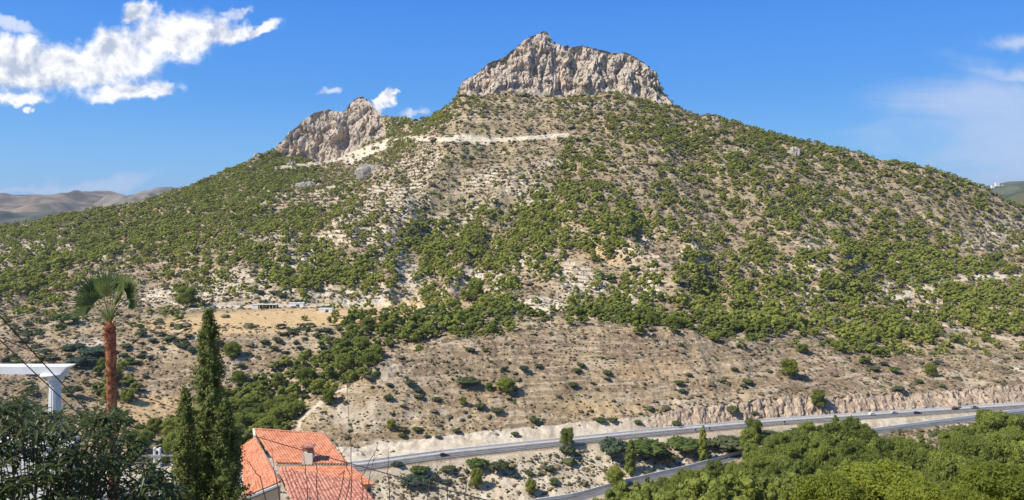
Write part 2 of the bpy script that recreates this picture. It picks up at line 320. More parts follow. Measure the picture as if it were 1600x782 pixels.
for n in names:
    if n in L:
        x, d, p = tab(L[n]); dd = np.interp(pxs, x, d); pp = np.interp(pxs, x, p)
        if n != 'cliffbase': dd = smoothcols(dd, 61); pp = smoothcols(pp, 61)
        else: dd = smoothcols(dd, 31)
    elif n in ('r2f', 'r2b'):
        dd = D2(pxs) + (-3.6 if n == 'r2f' else 3.6); pp = zrow(dd, Z2(pxs))
    elif n in ('r1f', 'r1b'):
        dd = D1(pxs) + (-7.2 if n == 'r1f' else 7.2); pp = zrow(dd, ZR)
    elif n == 'sky':
        a = np.array(sk, float); pp = np.interp(pxs, a[:, 0], a[:, 1]); b_ = np.array(skD, float); dd = smoothcols(np.interp(pxs, b_[:, 0], b_[:, 1]), 31)
        pp = pp + 1.6 * fbm(pxs / 9.0, pxs * 0 + 3.1, o=3) * np.where((pxs > 440) & (pxs < 600) | (pxs > 716) & (pxs < 1050), 1, 0.4)
    elif n == 'back': dd = LD[-1] + 70; pp = zrow(dd, (HY - LP[-1]) / F * LD[-1] - 26)
    elif n == 'far': dd = LD[-1] + 900; pp = zrow(dd, -60 + 0 * dd)
    LD.append(dd); LP.append(pp)
Ds = []; Zs = []; SEG = []; TT = []
for i, r in enumerate(rows):
    z0 = (HY - LP[i]) / F * LD[i]; z1 = (HY - LP[i + 1]) / F * LD[i + 1]
    for k in range(r + (1 if i == len(rows) - 1 else 0)):
        t = k / r
        Ds.append(LD[i] * (1 - t) + LD[i + 1] * t); Zs.append(z0 * (1 - t) + z1 * t); SEG.append(i); TT.append(t)
Dg = np.array(Ds); Zg = np.array(Zs); SEG = np.array(SEG); TT = np.array(TT); nr = len(SEG)
PXg = np.repeat(pxs[None, :], nr, 0)
Xg = (PXg - CX) / F * Dg; Yg = Dg.copy()
# soften the break lines of the natural slopes
def smrows(Z, a, b, w):
    k = np.hanning(w + 2)[1:-1]; k /= k.sum(); S = np.pad(Z[a:b], ((w // 2, w // 2), (0, 0)), mode='edge'); out = np.zeros_like(Z[a:b])
    for i, kk in enumerate(k): out += kk * S[i:i + b - a]
    wgt = np.minimum(np.minimum(np.arange(b - a), (b - a - 1) - np.arange(b - a)) / (w * 0.5), 1)[:, None]
    Z[a:b] = Z[a:b] * (1 - wgt) + out * wgt
i_cut = np.where(SEG == 7)[0][0]; i_cb = np.where(SEG == 14)[0][0]; i_sky = np.where(SEG == 15)[0][0]
smrows(Zg, i_cut, i_cb, 25)
PYg = HY - Zg / Yg * F         # undisplaced height angle, kept as the map coordinate
seg = SEG[:, None] + 0 * Dg; tt = TT[:, None] + 0 * Dg
def ellm(items, X=None, Y=None):
    X = PXg if X is None else X; Y = PYg if Y is None else Y; m = np.zeros(X.shape, np.float32)
    for (cx, cy, rx, ry, *a) in items:
        amp = a[0] if a else 1; rot = math.radians(a[1]) if len(a) > 1 else 0
        dx = X - cx; dy = -(Y - cy); c, s = math.cos(rot), math.sin(rot)
        q = np.sqrt(((dx * c + dy * s) / rx) ** 2 + ((-dx * s + dy * c) / ry) ** 2)
        m = np.maximum(m, amp * (1 - sstep(q, 0.6, 1.25)))
    return m
def linem(pts, w, X=None, Y=None):
    X = PXg if X is None else X; Y = PYg if Y is None else Y; d = np.full(X.shape, 1e9, np.float32)
    for (x0, y0), (x1, y1) in zip(pts[:-1], pts[1:]):
        vx, vy = x1 - x0, y1 - y0; t = np.clip(((X - x0) * vx + (Y - y0) * vy) / (vx * vx + vy * vy), 0, 1)
        d = np.minimum(d, np.hypot(X - x0 - t * vx, Y - y0 - t * vy))
    return 1 - sstep(d, w * 0.4, w)
# natural relief
roadness = np.maximum(1 - sstep(np.abs(Dg - D1(PXg)), 9.0, 16.0), 1 - sstep(np.abs(Dg - D2(PXg)), 4.0, 9.0))
roadness = np.maximum(roadness, (seg <= 0) * 1.0)
flat = ellm([(420, 497, 260, 26), (230, 642, 90, 22, .6)])
big_amp = sstep(Dg, 330, 800)
rel = (4.5 * big_amp + 1.2) * fbm(Xg / 95, Yg / 120, o=3) \
    + (2.6 * big_amp + 0.9) * -np.abs(fbm((Xg + 0.25 * Yg) / 34, Yg / 150 + 5, o=3)) * 1.4 \
    + 0.95 * fbm(Xg / 11, Yg / 14, o=3, g=0.6) + 0.30 * fbm(Xg / 2.7, Yg / 3.4, o=2)
def ridge(pts, w, amp):
    return amp * linem(pts, w)
rel += ridge([(915, 335), (985, 375), (1060, 420)], 60, 14) + ridge([(730, 200), (640, 290), (560, 370)], 60, 10) \
    + ridge([(760, 240), (700, 340), (650, 440)], 50, -9) + ridge([(1000, 330), (1010, 385), (1120, 460)], 26, -10) \
    + ridge([(800, 330), (760, 400), (730, 470)], 34, -7) + ridge([(560, 240), (470, 290), (380, 340)], 26, -3) \
    + ridge([(1130, 220), (1250, 320), (1300, 420)], 60, 6) + ridge([(1080, 250), (1150, 350)], 40, -6)
endfade = 1 - sstep(Dg, 0, 1) * 0
near_sky = np.where(seg == 14, 1 - 0.65 * tt, 1.0) * np.where(seg >= 15, 0.35, 1)
Zg = Zg + rel * (1 - roadness) * (1 - 0.85 * flat) * near_sky * np.where(seg <= 1, 0.15, 1)
# farm terraces: risers of dry stone
terr = ellm([(700, 300, 170, 70, .8), (560, 400, 130, 60, 1), (880, 445, 190, 55, 1), (1300, 440, 200, 70, .7), (560, 460, 120, 22, 1), (650, 200, 150, 45, .5),
             (1500, 450, 150, 60, .7), (1560, 370, 80, 40, .8), (450, 300, 110, 35, .7), (1150, 300, 200, 80, .35), (300, 465, 100, 22, .9)])
terr = 1.1 * terr * sstep(fbm(Xg / 45, Yg / 45, o=3), -0.55, 0.3)
per = np.where(Dg > 750, 4.2, 3.2); q = Zg / per + 1.1 * fbm(Xg / 60, Yg / 160, o=3); fr = q - np.floor(q)
stepd = (sstep(fr, 0.62, 0.95) - fr) * per * 0.8
Zg = Zg + stepd * np.minimum(terr, 1) * (1 - roadness)
riser = terr * sstep(fr, 0.58, 0.68) * (1 - sstep(fr, 0.93, 1.0)) * (1 - roadness)
# cliffs: fluted limestone, ledges and clefts
cl = np.maximum(sstep(PXg, 716, 724) * (1 - sstep(PXg, 1048, 1056)), sstep(PXg, 436, 446) * (1 - sstep(PXg, 590, 606))) * (seg == 14)
cl = cl * sstep(tt, 0, 0.06)
wx = Xg + 9 * fbm(Xg / 30, Zg / 22, Yg / 50, o=3); big = np.abs(fbm(wx / 34, Zg / 75, Yg / 90, o=2)); mid_ = np.abs(fbm(wx / 12 + 3, Zg / 42, Yg / 40, o=3)); sm = fbm(Xg / 3.4, Zg / 9, Yg / 10, o=3, g=.65)
led = fbm(Xg / 60, Zg / 9 + 11, Yg / 60, o=2)
Yg = Yg + cl * (26 * (0.32 - big) + 14 * (0.3 - mid_) + 3.0 * sm + 1.0 * led + 4 * fbm(Xg / 40, Zg / 45, Yg / 60 + 9, o=3)) * np.minimum(1, (1 - tt) * 5 + 0.25) * np.minimum(1, tt * 6)
Xg = Xg + cl * 1.6 * fbm(Xg / 7, Zg / 7 + 40, o=2) * (1 - tt)
Zg = Zg + cl * 1.2 * fbm(Xg / 5, Zg / 5 + 20, Yg / 5, o=2) * np.minimum(1, (1 - tt) * 5)
# road cutting: broken rock on the right, smooth pale marl on the left
cut = (seg == 6) * sstep(tt, 0.02, 0.12) * (1 - sstep(tt, 0.97, 1.0)); cr = sstep(PXg, 930, 1080)
Yg = Yg + cut * (cr * (4.0 * (0.25 - np.abs(fbm(Xg / 9, Zg / 16, o=3))) + 1.1 * fbm(Xg / 1.9, Zg / 4.5, Yg / 3, o=3)) + (1 - cr) * (0.9 * fbm(Xg / 5, Zg / 12, o=2)))
Zg = Zg + cut * cr * 0.7 * fbm(Xg / 2.2 + 30, Yg / 2.2, Zg / 2.2, o=2)
# rock steps on the spur above the house
crag = ellm([(600, 580, 45, 30), (1420, 620, 260, 22, .6), (1080, 635, 110, 14, .7), (360, 590, 50, 38, .9), (1250, 630, 90, 16, .8)])
Zg = Zg + crag * 2.2 * (0.3 - np.abs(fbm(Xg / 6, Yg / 5, o=3))) * (1 - roadness)
Zg = np.where((seg < 7) & (seg > 6), Zg, Zg)

# ---- masks for the ground material
PXm = CX + Xg / Yg * F; PYm = HY - Zg / Yg * F
_e, _l = ellm, linem
ellm = lambda items, X=None, Y=None: _e(items, PXm if X is None else X, PYm if Y is None else Y)
linem = lambda pts, w, X=None, Y=None: _l(pts, w, PXm if X is None else X, PYm if Y is None else Y)
n1 = fbm(Xg / 30, Yg / 30, o=3); n2 = fbm(Xg / 8, Yg / 9, o=3)
rockm = np.clip(cl * 1.0 + cut * cr * 1.0 + crag * 0.55 * sstep(n2, -.2, .4), 0, 1)
outc = ellm([(580, 266, 27, 11, 1, 15), (478, 287, 22, 6), (858, 258, 30, 6), (1242, 238, 10, 7), (455, 255, 8, 5), (920, 165, 60, 5, .9), (400, 243, 10, 6), (830, 165, 35, 5, .5), (1115, 190, 8, 4), (1035, 195, 20, 5, .5), (1325, 243, 28, 6, .6), (1500, 272, 12, 5, .6)])
rockm = np.maximum(rockm, outc * sstep(n2, -.5, .1))
Zg = Zg + outc * (3.5 + 3 * fbm(Xg / 5, Yg / 6, o=3)) * np.where(seg >= 15, 0, 1)
pale = ellm([(1075, 395, 26, 16, 1), (1020, 365, 22, 16, .9, 30), (60, 385, 90, 22, .8), (20, 415, 60, 18, .6), (170, 398, 70, 12, .7, 12), (280, 460, 60, 20, .7), (370, 440, 60, 24, .7), (420, 425, 70, 14, .8, 25), (540, 462, 170, 16, .75),
             (650, 440, 24, 26, .8), (740, 440, 40, 22, .8), (850, 475, 90, 14, 1), (960, 460, 120, 20, .5), (620, 700, 90, 14, 1), (760, 690, 110, 10, .8), (680, 640, 60, 30, .55), (560, 650, 50, 30, .5), (900, 750, 200, 45, .28), (1180, 735, 30, 15, .9),
             (1470, 705, 25, 8, 1), (1585, 580, 22, 10, 1), (700, 777, 70, 7, 1), (990, 685, 60, 12, .6), (900, 680, 60, 12, .8), (1370, 670, 30, 15, 1), (1450, 660, 120, 8, .9), (100, 510, 50, 16, .4), (300, 330, 60, 20, .4, 15), (260, 315, 40, 10, .6),
             (410, 360, 60, 20, .4), (600, 330, 90, 40, .35), (1290, 390, 30, 40, .35), (1430, 455, 60, 20, .7), (800, 295, 60, 40, .3), (130, 535, 40, 10, .6)])
track = linem([(430, 264), (480, 258), (530, 248), (575, 232), (605, 222), (640, 217), (720, 219), (800, 218), (886, 211)], 4.6)
track = np.maximum(track, linem([(545, 252), (575, 237), (608, 224)], 10)); track = np.maximum(track, linem([(715, 216), (760, 221)], 9))
track = np.maximum(track, 0.8 * linem([(465, 672), (470, 655), (500, 630), (540, 605)], 4.5)) ; track = np.maximum(track, .8 * linem([(1395, 470), (1440, 450), (1500, 435), (1600, 432)], 5))
track = np.maximum(track, .9 * linem([(330, 480), (420, 478), (520, 478), (600, 474)], 3.5)); track = np.maximum(track, .8 * linem([(1460, 505), (1500, 515), (1600, 535)], 3))
pale = np.clip(np.maximum(pale * sstep(n2 + n1 * .5, -0.55, 0.35) * (1 - np.clip(ellm([(460, 497, 260, 17, 1, 3), (620, 484, 125, 13, 1, 6)]), 0, 1)), track) + riser * 1.05 * sstep(fbm(Xg / 9, Yg / 9 + 7, o=2), -.55, .2) + (seg == 4) * 0.6 + (cut * (1 - cr)) * 0.9, 0, 1)
golden = np.clip(ellm([(460, 497, 260, 17, 1, 3), (610, 484, 125, 14, 1, 6), (235, 642, 95, 26, 1), (350, 510, 130, 14, 1), (120, 520, 70, 6, .4, 10)]) + ellm([(960, 400, 60, 22, .8), (850, 420, 70, 12, .5), (900, 640, 120, 16, .5), (1050, 580, 120, 18, .35), (760, 640, 60, 14, .4)]) * sstep(n1, -.4, .4), 0, 1)
green = np.clip(ellm([(740, 280, 130, 90, .95), (800, 235, 110, 30, .8), (650, 300, 60, 50, .7), (300, 490, 180, 7, .7, 4), (130, 512, 120, 9, .7, 6), (980, 180, 130, 14, .7), (820, 170, 60, 14, .6), (1400, 320, 150, 45, .35), (630, 180, 50, 16, .9), (1000, 700, 160, 10, .3), (560, 300, 90, 40, .35), (1480, 350, 90, 25, .6), (450, 270, 60, 22, .7), (1150, 330, 240, 100, .3), (900, 250, 60, 90, .4)])
                * sstep(n2 + .6 * n1, -0.5, 0.5), 0, 1)
reddish = np.clip(ellm([(780, 745, 130, 22, .6), (950, 740, 120, 25, .6), (980, 565, 430, 48, 1), (1350, 590, 330, 38, 1), (330, 580, 120, 50, .7), (380, 555, 70, 26, .4), (1300, 590, 320, 28, .9), (80, 540, 140, 60, .8), (250, 580, 60, 30, .8), (900, 545, 120, 14, 1)]) * sstep(n1 + .3 * n2, -.6, .3), 0, 1)

def ground_material():
    m = bpy.data.materials.new('hillside_ground'); m.use_nodes = True; t = m.node_tree; b = t.nodes['Principled BSDF']
    geo = N(t, 'ShaderNodeNewGeometry'); pos = geo.outputs['Position']
    a1 = N(t, 'ShaderNodeAttribute', attribute_name='mask_a'); a2 = N(t, 'ShaderNodeAttribute', attribute_name='mask_b')
    s1 = N(t, 'ShaderNodeSeparateColor'); t.links.new(a1.outputs['Color'], s1.inputs[0]); s2 = N(t, 'ShaderNodeSeparateColor'); t.links.new(a2.outputs['Color'], s2.inputs[0])
    nbig, _ = noise(t, pos, 0.035, 4, 0.6); nmid, _ = noise(t, pos, 0.22, 6, 0.68); nfi, _ = noise(t, pos, 0.55, 4, 0.72); nsp, _ = noise(t, pos, 0.42, 5, 0.75)
    c = mixc(t, smooth(t, nbig, 0.4, 0.62), (0.29, 0.21, 0.12), (0.40, 0.30, 0.18))
    c = mixc(t, math_(t, 'MULTIPLY', s2.outputs[1], .9), c, mixc(t, smooth(t, nmid, .4, .6), (0.205, 0.138, 0.085), (0.30, 0.210, 0.128)))
    # small low bushes and stones
    c = mixc(t, math_(t, 'MULTIPLY', smooth(t, nfi, 0.53, 0.60), 0.75), c, (0.125, 0.10, 0.062))
    c = mixc(t, math_(t, 'MULTIPLY', smooth(t, nsp, 0.55, 0.61), 0.8), c, (0.55, 0.465, 0.34))
    mps = N(t, 'ShaderNodeMapping'); t.links.new(pos, mps.inputs[0]); mps.inputs[3].default_value = (.030, .045, .50); nsr, _ = noise(t, mps.outputs[0], 1.0, 5, .62, .9)
    c = mixc(t, math_(t, 'MULTIPLY', smooth(t, nsr, .53, .59), .58), c, (0.52, 0.43, 0.31)); c = mixc(t, math_(t, 'MULTIPLY', smooth(t, nsr, .46, .40), .38), c, (0.16, 0.12, 0.085))
    gf = math_(t, 'MULTIPLY', s1.outputs[2], smooth(t, nfi, 0.36, 0.56)); c = mixc(t, gf, c, (0.125, 0.13, 0.058))
    gd = mixc(t, smooth(t, nmid, 0.35, 0.65), (0.50, 0.33, 0.16), (0.64, 0.47, 0.26)); c = mixc(t, s2.outputs[0], c, gd)
    pl = mixc(t, smooth(t, nmid, 0.35, 0.65), (0.50, 0.42, 0.31), (0.68, 0.60, 0.47)); pf = math_(t, 'MULTIPLY', s1.outputs[1], smooth(t, math_(t, 'ADD', nfi, math_(t, 'MULTIPLY', s1.outputs[1], 0.35)), 0.47, 0.62)); c = mixc(t, pf, c, pl)
    rk = mixc(t, smooth(t, nmid, 0.38, 0.6), (0.36, 0.30, 0.24), (0.52, 0.445, 0.36)); rk = mixc(t, math_(t, 'MULTIPLY', smooth(t, nbig, 0.50, 0.66), 0.5), rk, (0.58, 0.42, 0.28))
    rk = mixc(t, math_(t, 'MULTIPLY', smooth(t, nfi, 0.60, 0.68), 0.6), rk, (0.11, 0.105, 0.075))
    mpv = N(t, 'ShaderNodeMapping'); t.links.new(pos, mpv.inputs[0]); mpv.inputs[3].default_value = (.22, .22, .05); nst, _ = noise(t, mpv.outputs[0], 1.0, 5, .65, .6)
    rk = mixc(t, math_(t, 'MULTIPLY', smooth(t, nst, .56, .66), .55), rk, (0.15, 0.125, 0.10)); rk = mixc(t, math_(t, 'MULTIPLY', smooth(t, nst, .44, .34), .5), rk, (0.62, 0.53, 0.44))
    wm = mixc(t, smooth(t, nmid, 0.40, 0.58), (0.34, 0.26, 0.185), (0.52, 0.41, 0.30)); wm = mixc(t, math_(t, 'MULTIPLY', smooth(t, nst, .55, .63), .6), wm, (0.20, 0.14, 0.10))
    rk = mixc(t, s2.outputs[2], rk, wm)
    c = mixc(t, s1.outputs[0], c, rk)
    t.links.new(c, b.inputs['Base Color']); b.inputs['Roughness'].default_value = 0.95; b.inputs['Specular IOR Level'].default_value = 0.1
    bn = N(t, 'ShaderNodeBump'); bn.inputs['Strength'].default_value = 0.8; bn.inputs['Distance'].default_value = 0.8
    t.links.new(math_(t, 'ADD', nmid, math_(t, 'MULTIPLY', nfi, 0.5)), bn.inputs['Height']); t.links.new(bn.outputs[0], b.inputs['Normal'])
    return m
M['ground'] = ground_material()
V = np.stack([Xg, Yg, Zg], -1).reshape(-1, 3)
ii = np.arange(nr - 1)[:, None] * nc_ + np.arange(nc_ - 1)[None, :]
Fq = np.stack([ii, ii + 1, ii + nc_ + 1, ii + nc_], -1).reshape(-1, 4)
ter = mk('hillside', V, Fq, M['ground'], smooth_=False); tag(ter, kind='structure')
ter.data.polygons.foreach_set('use_smooth', np.repeat((SEG[:-1] != 14) & (SEG[:-1] != 6), nc_ - 1))
attr(ter, 'mask_a', np.stack([rockm, pale, green], -1).reshape(-1, 3)); attr(ter, 'mask_b', np.stack([golden, reddish, cut * cr + 0 * Dg], -1).reshape(-1, 3))
del V, Fq, ii
PPY = HY - Zg / Yg * F      # actual height angle after displacement
PPX = CX + Xg / Yg * F

def hit(px, py, dmin=100):
    """the first ground point seen along a bearing and height angle"""
    c = int(np.argmin(np.abs(pxs - px))); col = PPY[:, c]; ok = Yg[:, c] > dmin
    idx = np.where((col[1:] <= py) & (col[:-1] > py) & ok[1:])[0]
    r = idx[0] + 1 if len(idx) else int(np.argmin(np.abs(col - py) + (~ok) * 1e6))
    return np.array([Xg[r, c], Yg[r, c], Zg[r, c]])
def ground_at(px, D):
    c = int(np.argmin(np.abs(pxs - px))); return float(np.interp(D, Yg[:, c], Zg[:, c]))

# the wide land around and beyond
ang = np.linspace(0, 2 * np.pi, 73)[:-1]; rad = np.array([0, 300, 1200, 3000, 8000, 20000, 40000.])
pv = [[0, -60, -150]]
for r_ in rad[1:]:
    for a_ in ang: pv.append([r_ * math.cos(a_), r_ * math.sin(a_), -150 if r_ < 2000 else -170])
f3 = [[0, 1 + i, 1 + (i + 1) % 72] for i in range(72)]; f4 = [[1 + k * 72 + i, 1 + (k + 1) * 72 + i, 1 + (k + 1) * 72 + (i + 1) % 72, 1 + k * 72 + (i + 1) % 72] for k in range(len(rad) - 2) for i in range(72)]
M['plain'] = mat('far_land', (0.16, 0.15, 0.10), 0.95, varied((0.12, 0.13, 0.07), (0.24, 0.2, 0.14), 0.004))
tag(mk('ground', pv, [np.array(f3), np.array(f4)], M['plain']), kind='structure')

# ------------------------------------------------------------------ roads
def ribbon(name, Df, zf, off0, off1, h, mt, x0, x1, n=160, parent=None, thick=None):
    X = np.linspace(x0, x1, n); top = []
    D = Df(X); z = zf(X)
    a = np.stack([(X - CX) / F * (D + off0), D + off0, z + h], -1); b = np.stack([(X - CX) / F * (D + off1), D + off1, z + h], -1)
    if thick is None:
        v = np.vstack([a, b]); i = np.arange(n - 1); f = np.stack([i, i + 1, i + n + 1, i + n], -1)
        return mk(name, v, f, mt, parent)
    c = a.copy(); c[:, 2] -= thick; d = b.copy(); d[:, 2] -= thick; v = np.vstack([a, b, d, c]); i = np.arange(n - 1)
    f = np.vstack([np.stack([i + k * n, i + 1 + k * n, i + 1 + ((k + 1) % 4) * n, i + ((k + 1) % 4) * n], -1) for k in range(4)])
    return mk(name, v, f, mt, parent)
zr = lambda x: np.full_like(x, ZR)
XA, XB = -300, 2200
tag(ribbon('highway_shoulder', D1, zr, -6.6, 6.6, 0.10, M['concrete'], XA, XB), kind='structure')
tag(ribbon('highway', D1, zr, -5.4, 3.2, 0.112, M['asphalt'], XA, XB), kind='structure')
for i, (a, b) in enumerate(((-5.0, -4.78), (2.5, 2.72), (-1.25, -1.05))):
    tag(ribbon('road_marking', D1, zr, a, b, 0.118, M['paint'], XA, XB), kind='structure')
tag(ribbon('side_road', D2, Z2, -3.3, 3.3, 0.12, M['asphalt'], -300, 2200), kind='structure')
tag(ribbon('side_road_shoulder', D2, Z2, -3.75, -3.3, 0.13, M['concrete'], -300, 2200), kind='structure')
tag(ribbon('concrete_barrier', D1, zr, -6.5, -6.2, 0.8, M['concrete'], XA, XB, thick=0.8), 'long low concrete barrier along the valley side of the highway', 'barrier')
tag(ribbon('concrete_barrier', D1, zr, 5.6, 5.9, 1.1, M['white'], XA, XB, thick=1.1), 'long pale concrete barrier along the hill side of the highway', 'barrier')
tag(ribbon('concrete_barrier', D2, Z2, 3.5, 3.9, 1.9, M['white'], -300, 2200, thick=1.6), 'pale parapet wall along the uphill edge of the lower side road', 'barrier')

# ------------------------------------------------------------------ plants: shapes
def ico(sub):
    t = (1 + 5 ** .5) / 2
    v = np.array([[-1, t, 0], [1, t, 0], [-1, -t, 0], [1, -t, 0], [0, -1, t], [0, 1, t], [0, -1, -t], [0, 1, -t], [t, 0, -1], [t, 0, 1], [-t, 0, -1], [-t, 0, 1]], float)
    f = [[0, 11, 5], [0, 5, 1], [0, 1, 7], [0, 7, 10], [0, 10, 11], [1, 5, 9], [5, 11, 4], [11, 10, 2], [10, 7, 6], [7, 1, 8], [3, 9, 4], [3, 4, 2], [3, 2, 6], [3, 6, 8], [3, 8, 9], [4, 9, 5], [2, 4, 11], [6, 2, 10], [8, 6, 7], [9, 8, 1]]
    v = [x / np.linalg.norm(x) for x in v]
    for _ in range(sub):
        c = {}; nf_ = []
        def mid(a, b):
            k = (min(a, b), max(a, b))
            if k not in c: m = v[a] + v[b]; v.append(m / np.linalg.norm(m)); c[k] = len(v) - 1
            return c[k]
        for a, b, d in f:
            x, y, z = mid(a, b), mid(b, d), mid(d, a); nf_ += [[a, x, z], [b, y, x], [d, z, y], [x, y, z]]
        f = nf_
    return np.array(v), np.array(f)
ICO = [ico(0), ico(1), ico(2)]
def leaf_quads(c, nrm, size, r, elong=1.6, flat=0.5):
    """small leaf-sprays at points c, loosely facing nrm"""
    n = len(c); w = nrm * flat + r.normal(size=(n, 3)) * (1 - flat) * 0.9; w /= np.linalg.norm(w, axis=1)[:, None] + 1e-9
    a = np.cross(w, r.normal(size=(n, 3))); a /= np.linalg.norm(a, axis=1)[:, None] + 1e-9; b = np.cross(w, a)
    s = size * r.uniform(0.6, 1.35, (n, 1)); a = a * s * elong; b = b * s
    v = np.stack([c - a, c - b * 0.8 + a * .2, c + a, c + b * 0.8 - a * .1], 1).reshape(-1, 3)
    return v, np.arange(4 * n).reshape(n, 4)
def crown(nl, nleaf, ls, seed, form='pine', core=0, cs=0.88, fl=0.72, rs=1.0):
    r = np.random.default_rng(seed); V_ = []; f3 = []; f4 = []; n = 0
    for i in range(nl):
        if form == 'pine':
            h = (0.28 + 0.62 * ((i * 0.7549 + .3) % 1.0)) if i > 1 else 0.9; prof = 0.42 * math.sqrt(max(0.03, 1 - ((h - 0.50) / 0.52) ** 2)); a = i * 2.4 + r.uniform(-.6, .6)
            rr = prof * math.sqrt(r.uniform(0.15, 1)); rad = r.uniform(0.11, 0.20) * (1.2 - 0.4 * h) * (1.25 if nl < 15 else 1); sq = r.uniform(0.6, 0.85)
            c = np.array([rr * math.cos(a), rr * math.sin(a), h])
        elif form == 'round':
            h = 0.22 + 0.64 * ((i * 0.7549 + .3) % 1.0); prof = 0.40 * math.sqrt(max(0.02, 1 - ((h - 0.46) / 0.50) ** 2)); a = i * 2.4 + r.uniform(-.5, .5); rr = prof * (0.35 + .45 * r.random() + .2 * (i % 2)); rad = r.uniform(.12, .19); sq = r.uniform(.7, .95)
            c = np.array([rr * math.cos(a), rr * math.sin(a), h])
        elif form == 'tall':
            h = 0.12 + 0.84 * (i + r.uniform(0, 1)) / nl; prof = 0.24 * (1 - h) ** 0.6 + 0.02; a = i * 2.4; rr = prof * r.uniform(.3, 1); rad = 0.13 * (1.15 - h) + .03; sq = 0.8
            c = np.array([rr * math.cos(a), rr * math.sin(a), h])
        else:
            a = i * 2.4 + r.uniform(-.4, .4); rr = 0.40 * math.sqrt((i + .5) / nl); h = 0.25 + 0.38 * math.sqrt(max(0, 1 - (rr / .48) ** 2)) * r.uniform(.7, 1.1); rad = r.uniform(.15, .24); sq = .8
            c = np.array([rr * math.cos(a), rr * math.sin(a), h])
        rad *= rs; iv, if_ = ICO[core]; cv = iv * (rad * cs) * np.array([1, 1, sq]) * r.uniform(0.75, 1.15, (len(iv), 1)) + c
        V_.append(cv); f3.append(if_ + n); n += len(cv)
        d = r.normal(size=(nleaf, 3)); d[:, 2] = d[:, 2] * 0.9 + 0.25; d /= np.linalg.norm(d, axis=1)[:, None]
        pt = c + d * rad * np.array([1, 1, sq]) * r.uniform(0.78, 1.14, (nleaf, 1))
        lv, lf = leaf_quads(pt, d + np.array([0, 0, .2]), ls, r, flat=fl); V_.append(lv); f4.append(lf + n); n += len(lv)
    return np.vstack(V_), np.vstack(f3), np.vstack(f4)
CR = {'pine_a': [crown(76, 95, .0155, 10 + k, core=0, cs=.55, fl=.55, rs=.74) for k in range(4)], 'pine_b': [crown(22, 34, .032, 30 + k, core=1) for k in range(6)], 'round': [crown(66, 95, .0165, 130 + k, 'round', core=0, cs=.6, fl=.55, rs=.80) for k in range(4)], 'pine_c': [crown(11, 11, .05, 50 + k, cs=.95) for k in range(10)],
      'tall_b': [crown(26, 30, .030, 70 + k, 'tall') for k in range(3)], 'bush_b': [crown(13, 34, .045, 80 + k, 'bush') for k in range(4)], 'bush_c': [crown(5, 9, .10, 90 + k, 'bush') for k in range(5)]}
def tuss(seed):
    r = np.random.default_rng(seed); iv, if_ = ICO[0]; v = iv * r.uniform(.55, 1.25, (12, 1)) * [.5, .5, .42]; v[:, 2] += .22
    return v, if_, np.zeros((0, 4), int)
CR['tuss'] = [tuss(k) for k in range(6)]
def scatter_mesh(name, insts, material):
    """insts: list of (variant, x, y, z, rot, sx, sz, tint) merged into one mesh"""
    by = {}
    for it in insts: by.setdefault(id(it[0]), [it[0], []])[1].append(it[1:])
    VV = []; F3 = []; F4 = []; TI = []; n = 0
    for var, ls in by.values():
        v, f3, f4 = var; a = np.array(ls); m = len(a); k = len(v)
        c, s = np.cos(a[:, 3]), np.sin(a[:, 3])
        x = (v[None, :, 0] * c[:, None] - v[None, :, 1] * s[:, None]) * a[:, 4:5] + a[:, 0:1]
        y = (v[None, :, 0] * s[:, None] + v[None, :, 1] * c[:, None]) * a[:, 4:5] + a[:, 1:2]
        z = v[None, :, 2] * a[:, 5:6] + a[:, 2:3]
        VV.append(np.stack([x, y, z], -1).reshape(-1, 3)); off = n + np.arange(m) * k
        F3.append((f3[None] + off[:, None, None]).reshape(-1, 3)); F4.append((f4[None] + off[:, None, None]).reshape(-1, 4)); TI.append(np.repeat(a[:, 6], k)); n += m * k
    o = mk(name, np.vstack(VV), [np.vstack(F3), np.vstack(F4)], material); attr(o, 'tint', np.concatenate(TI))
    return o

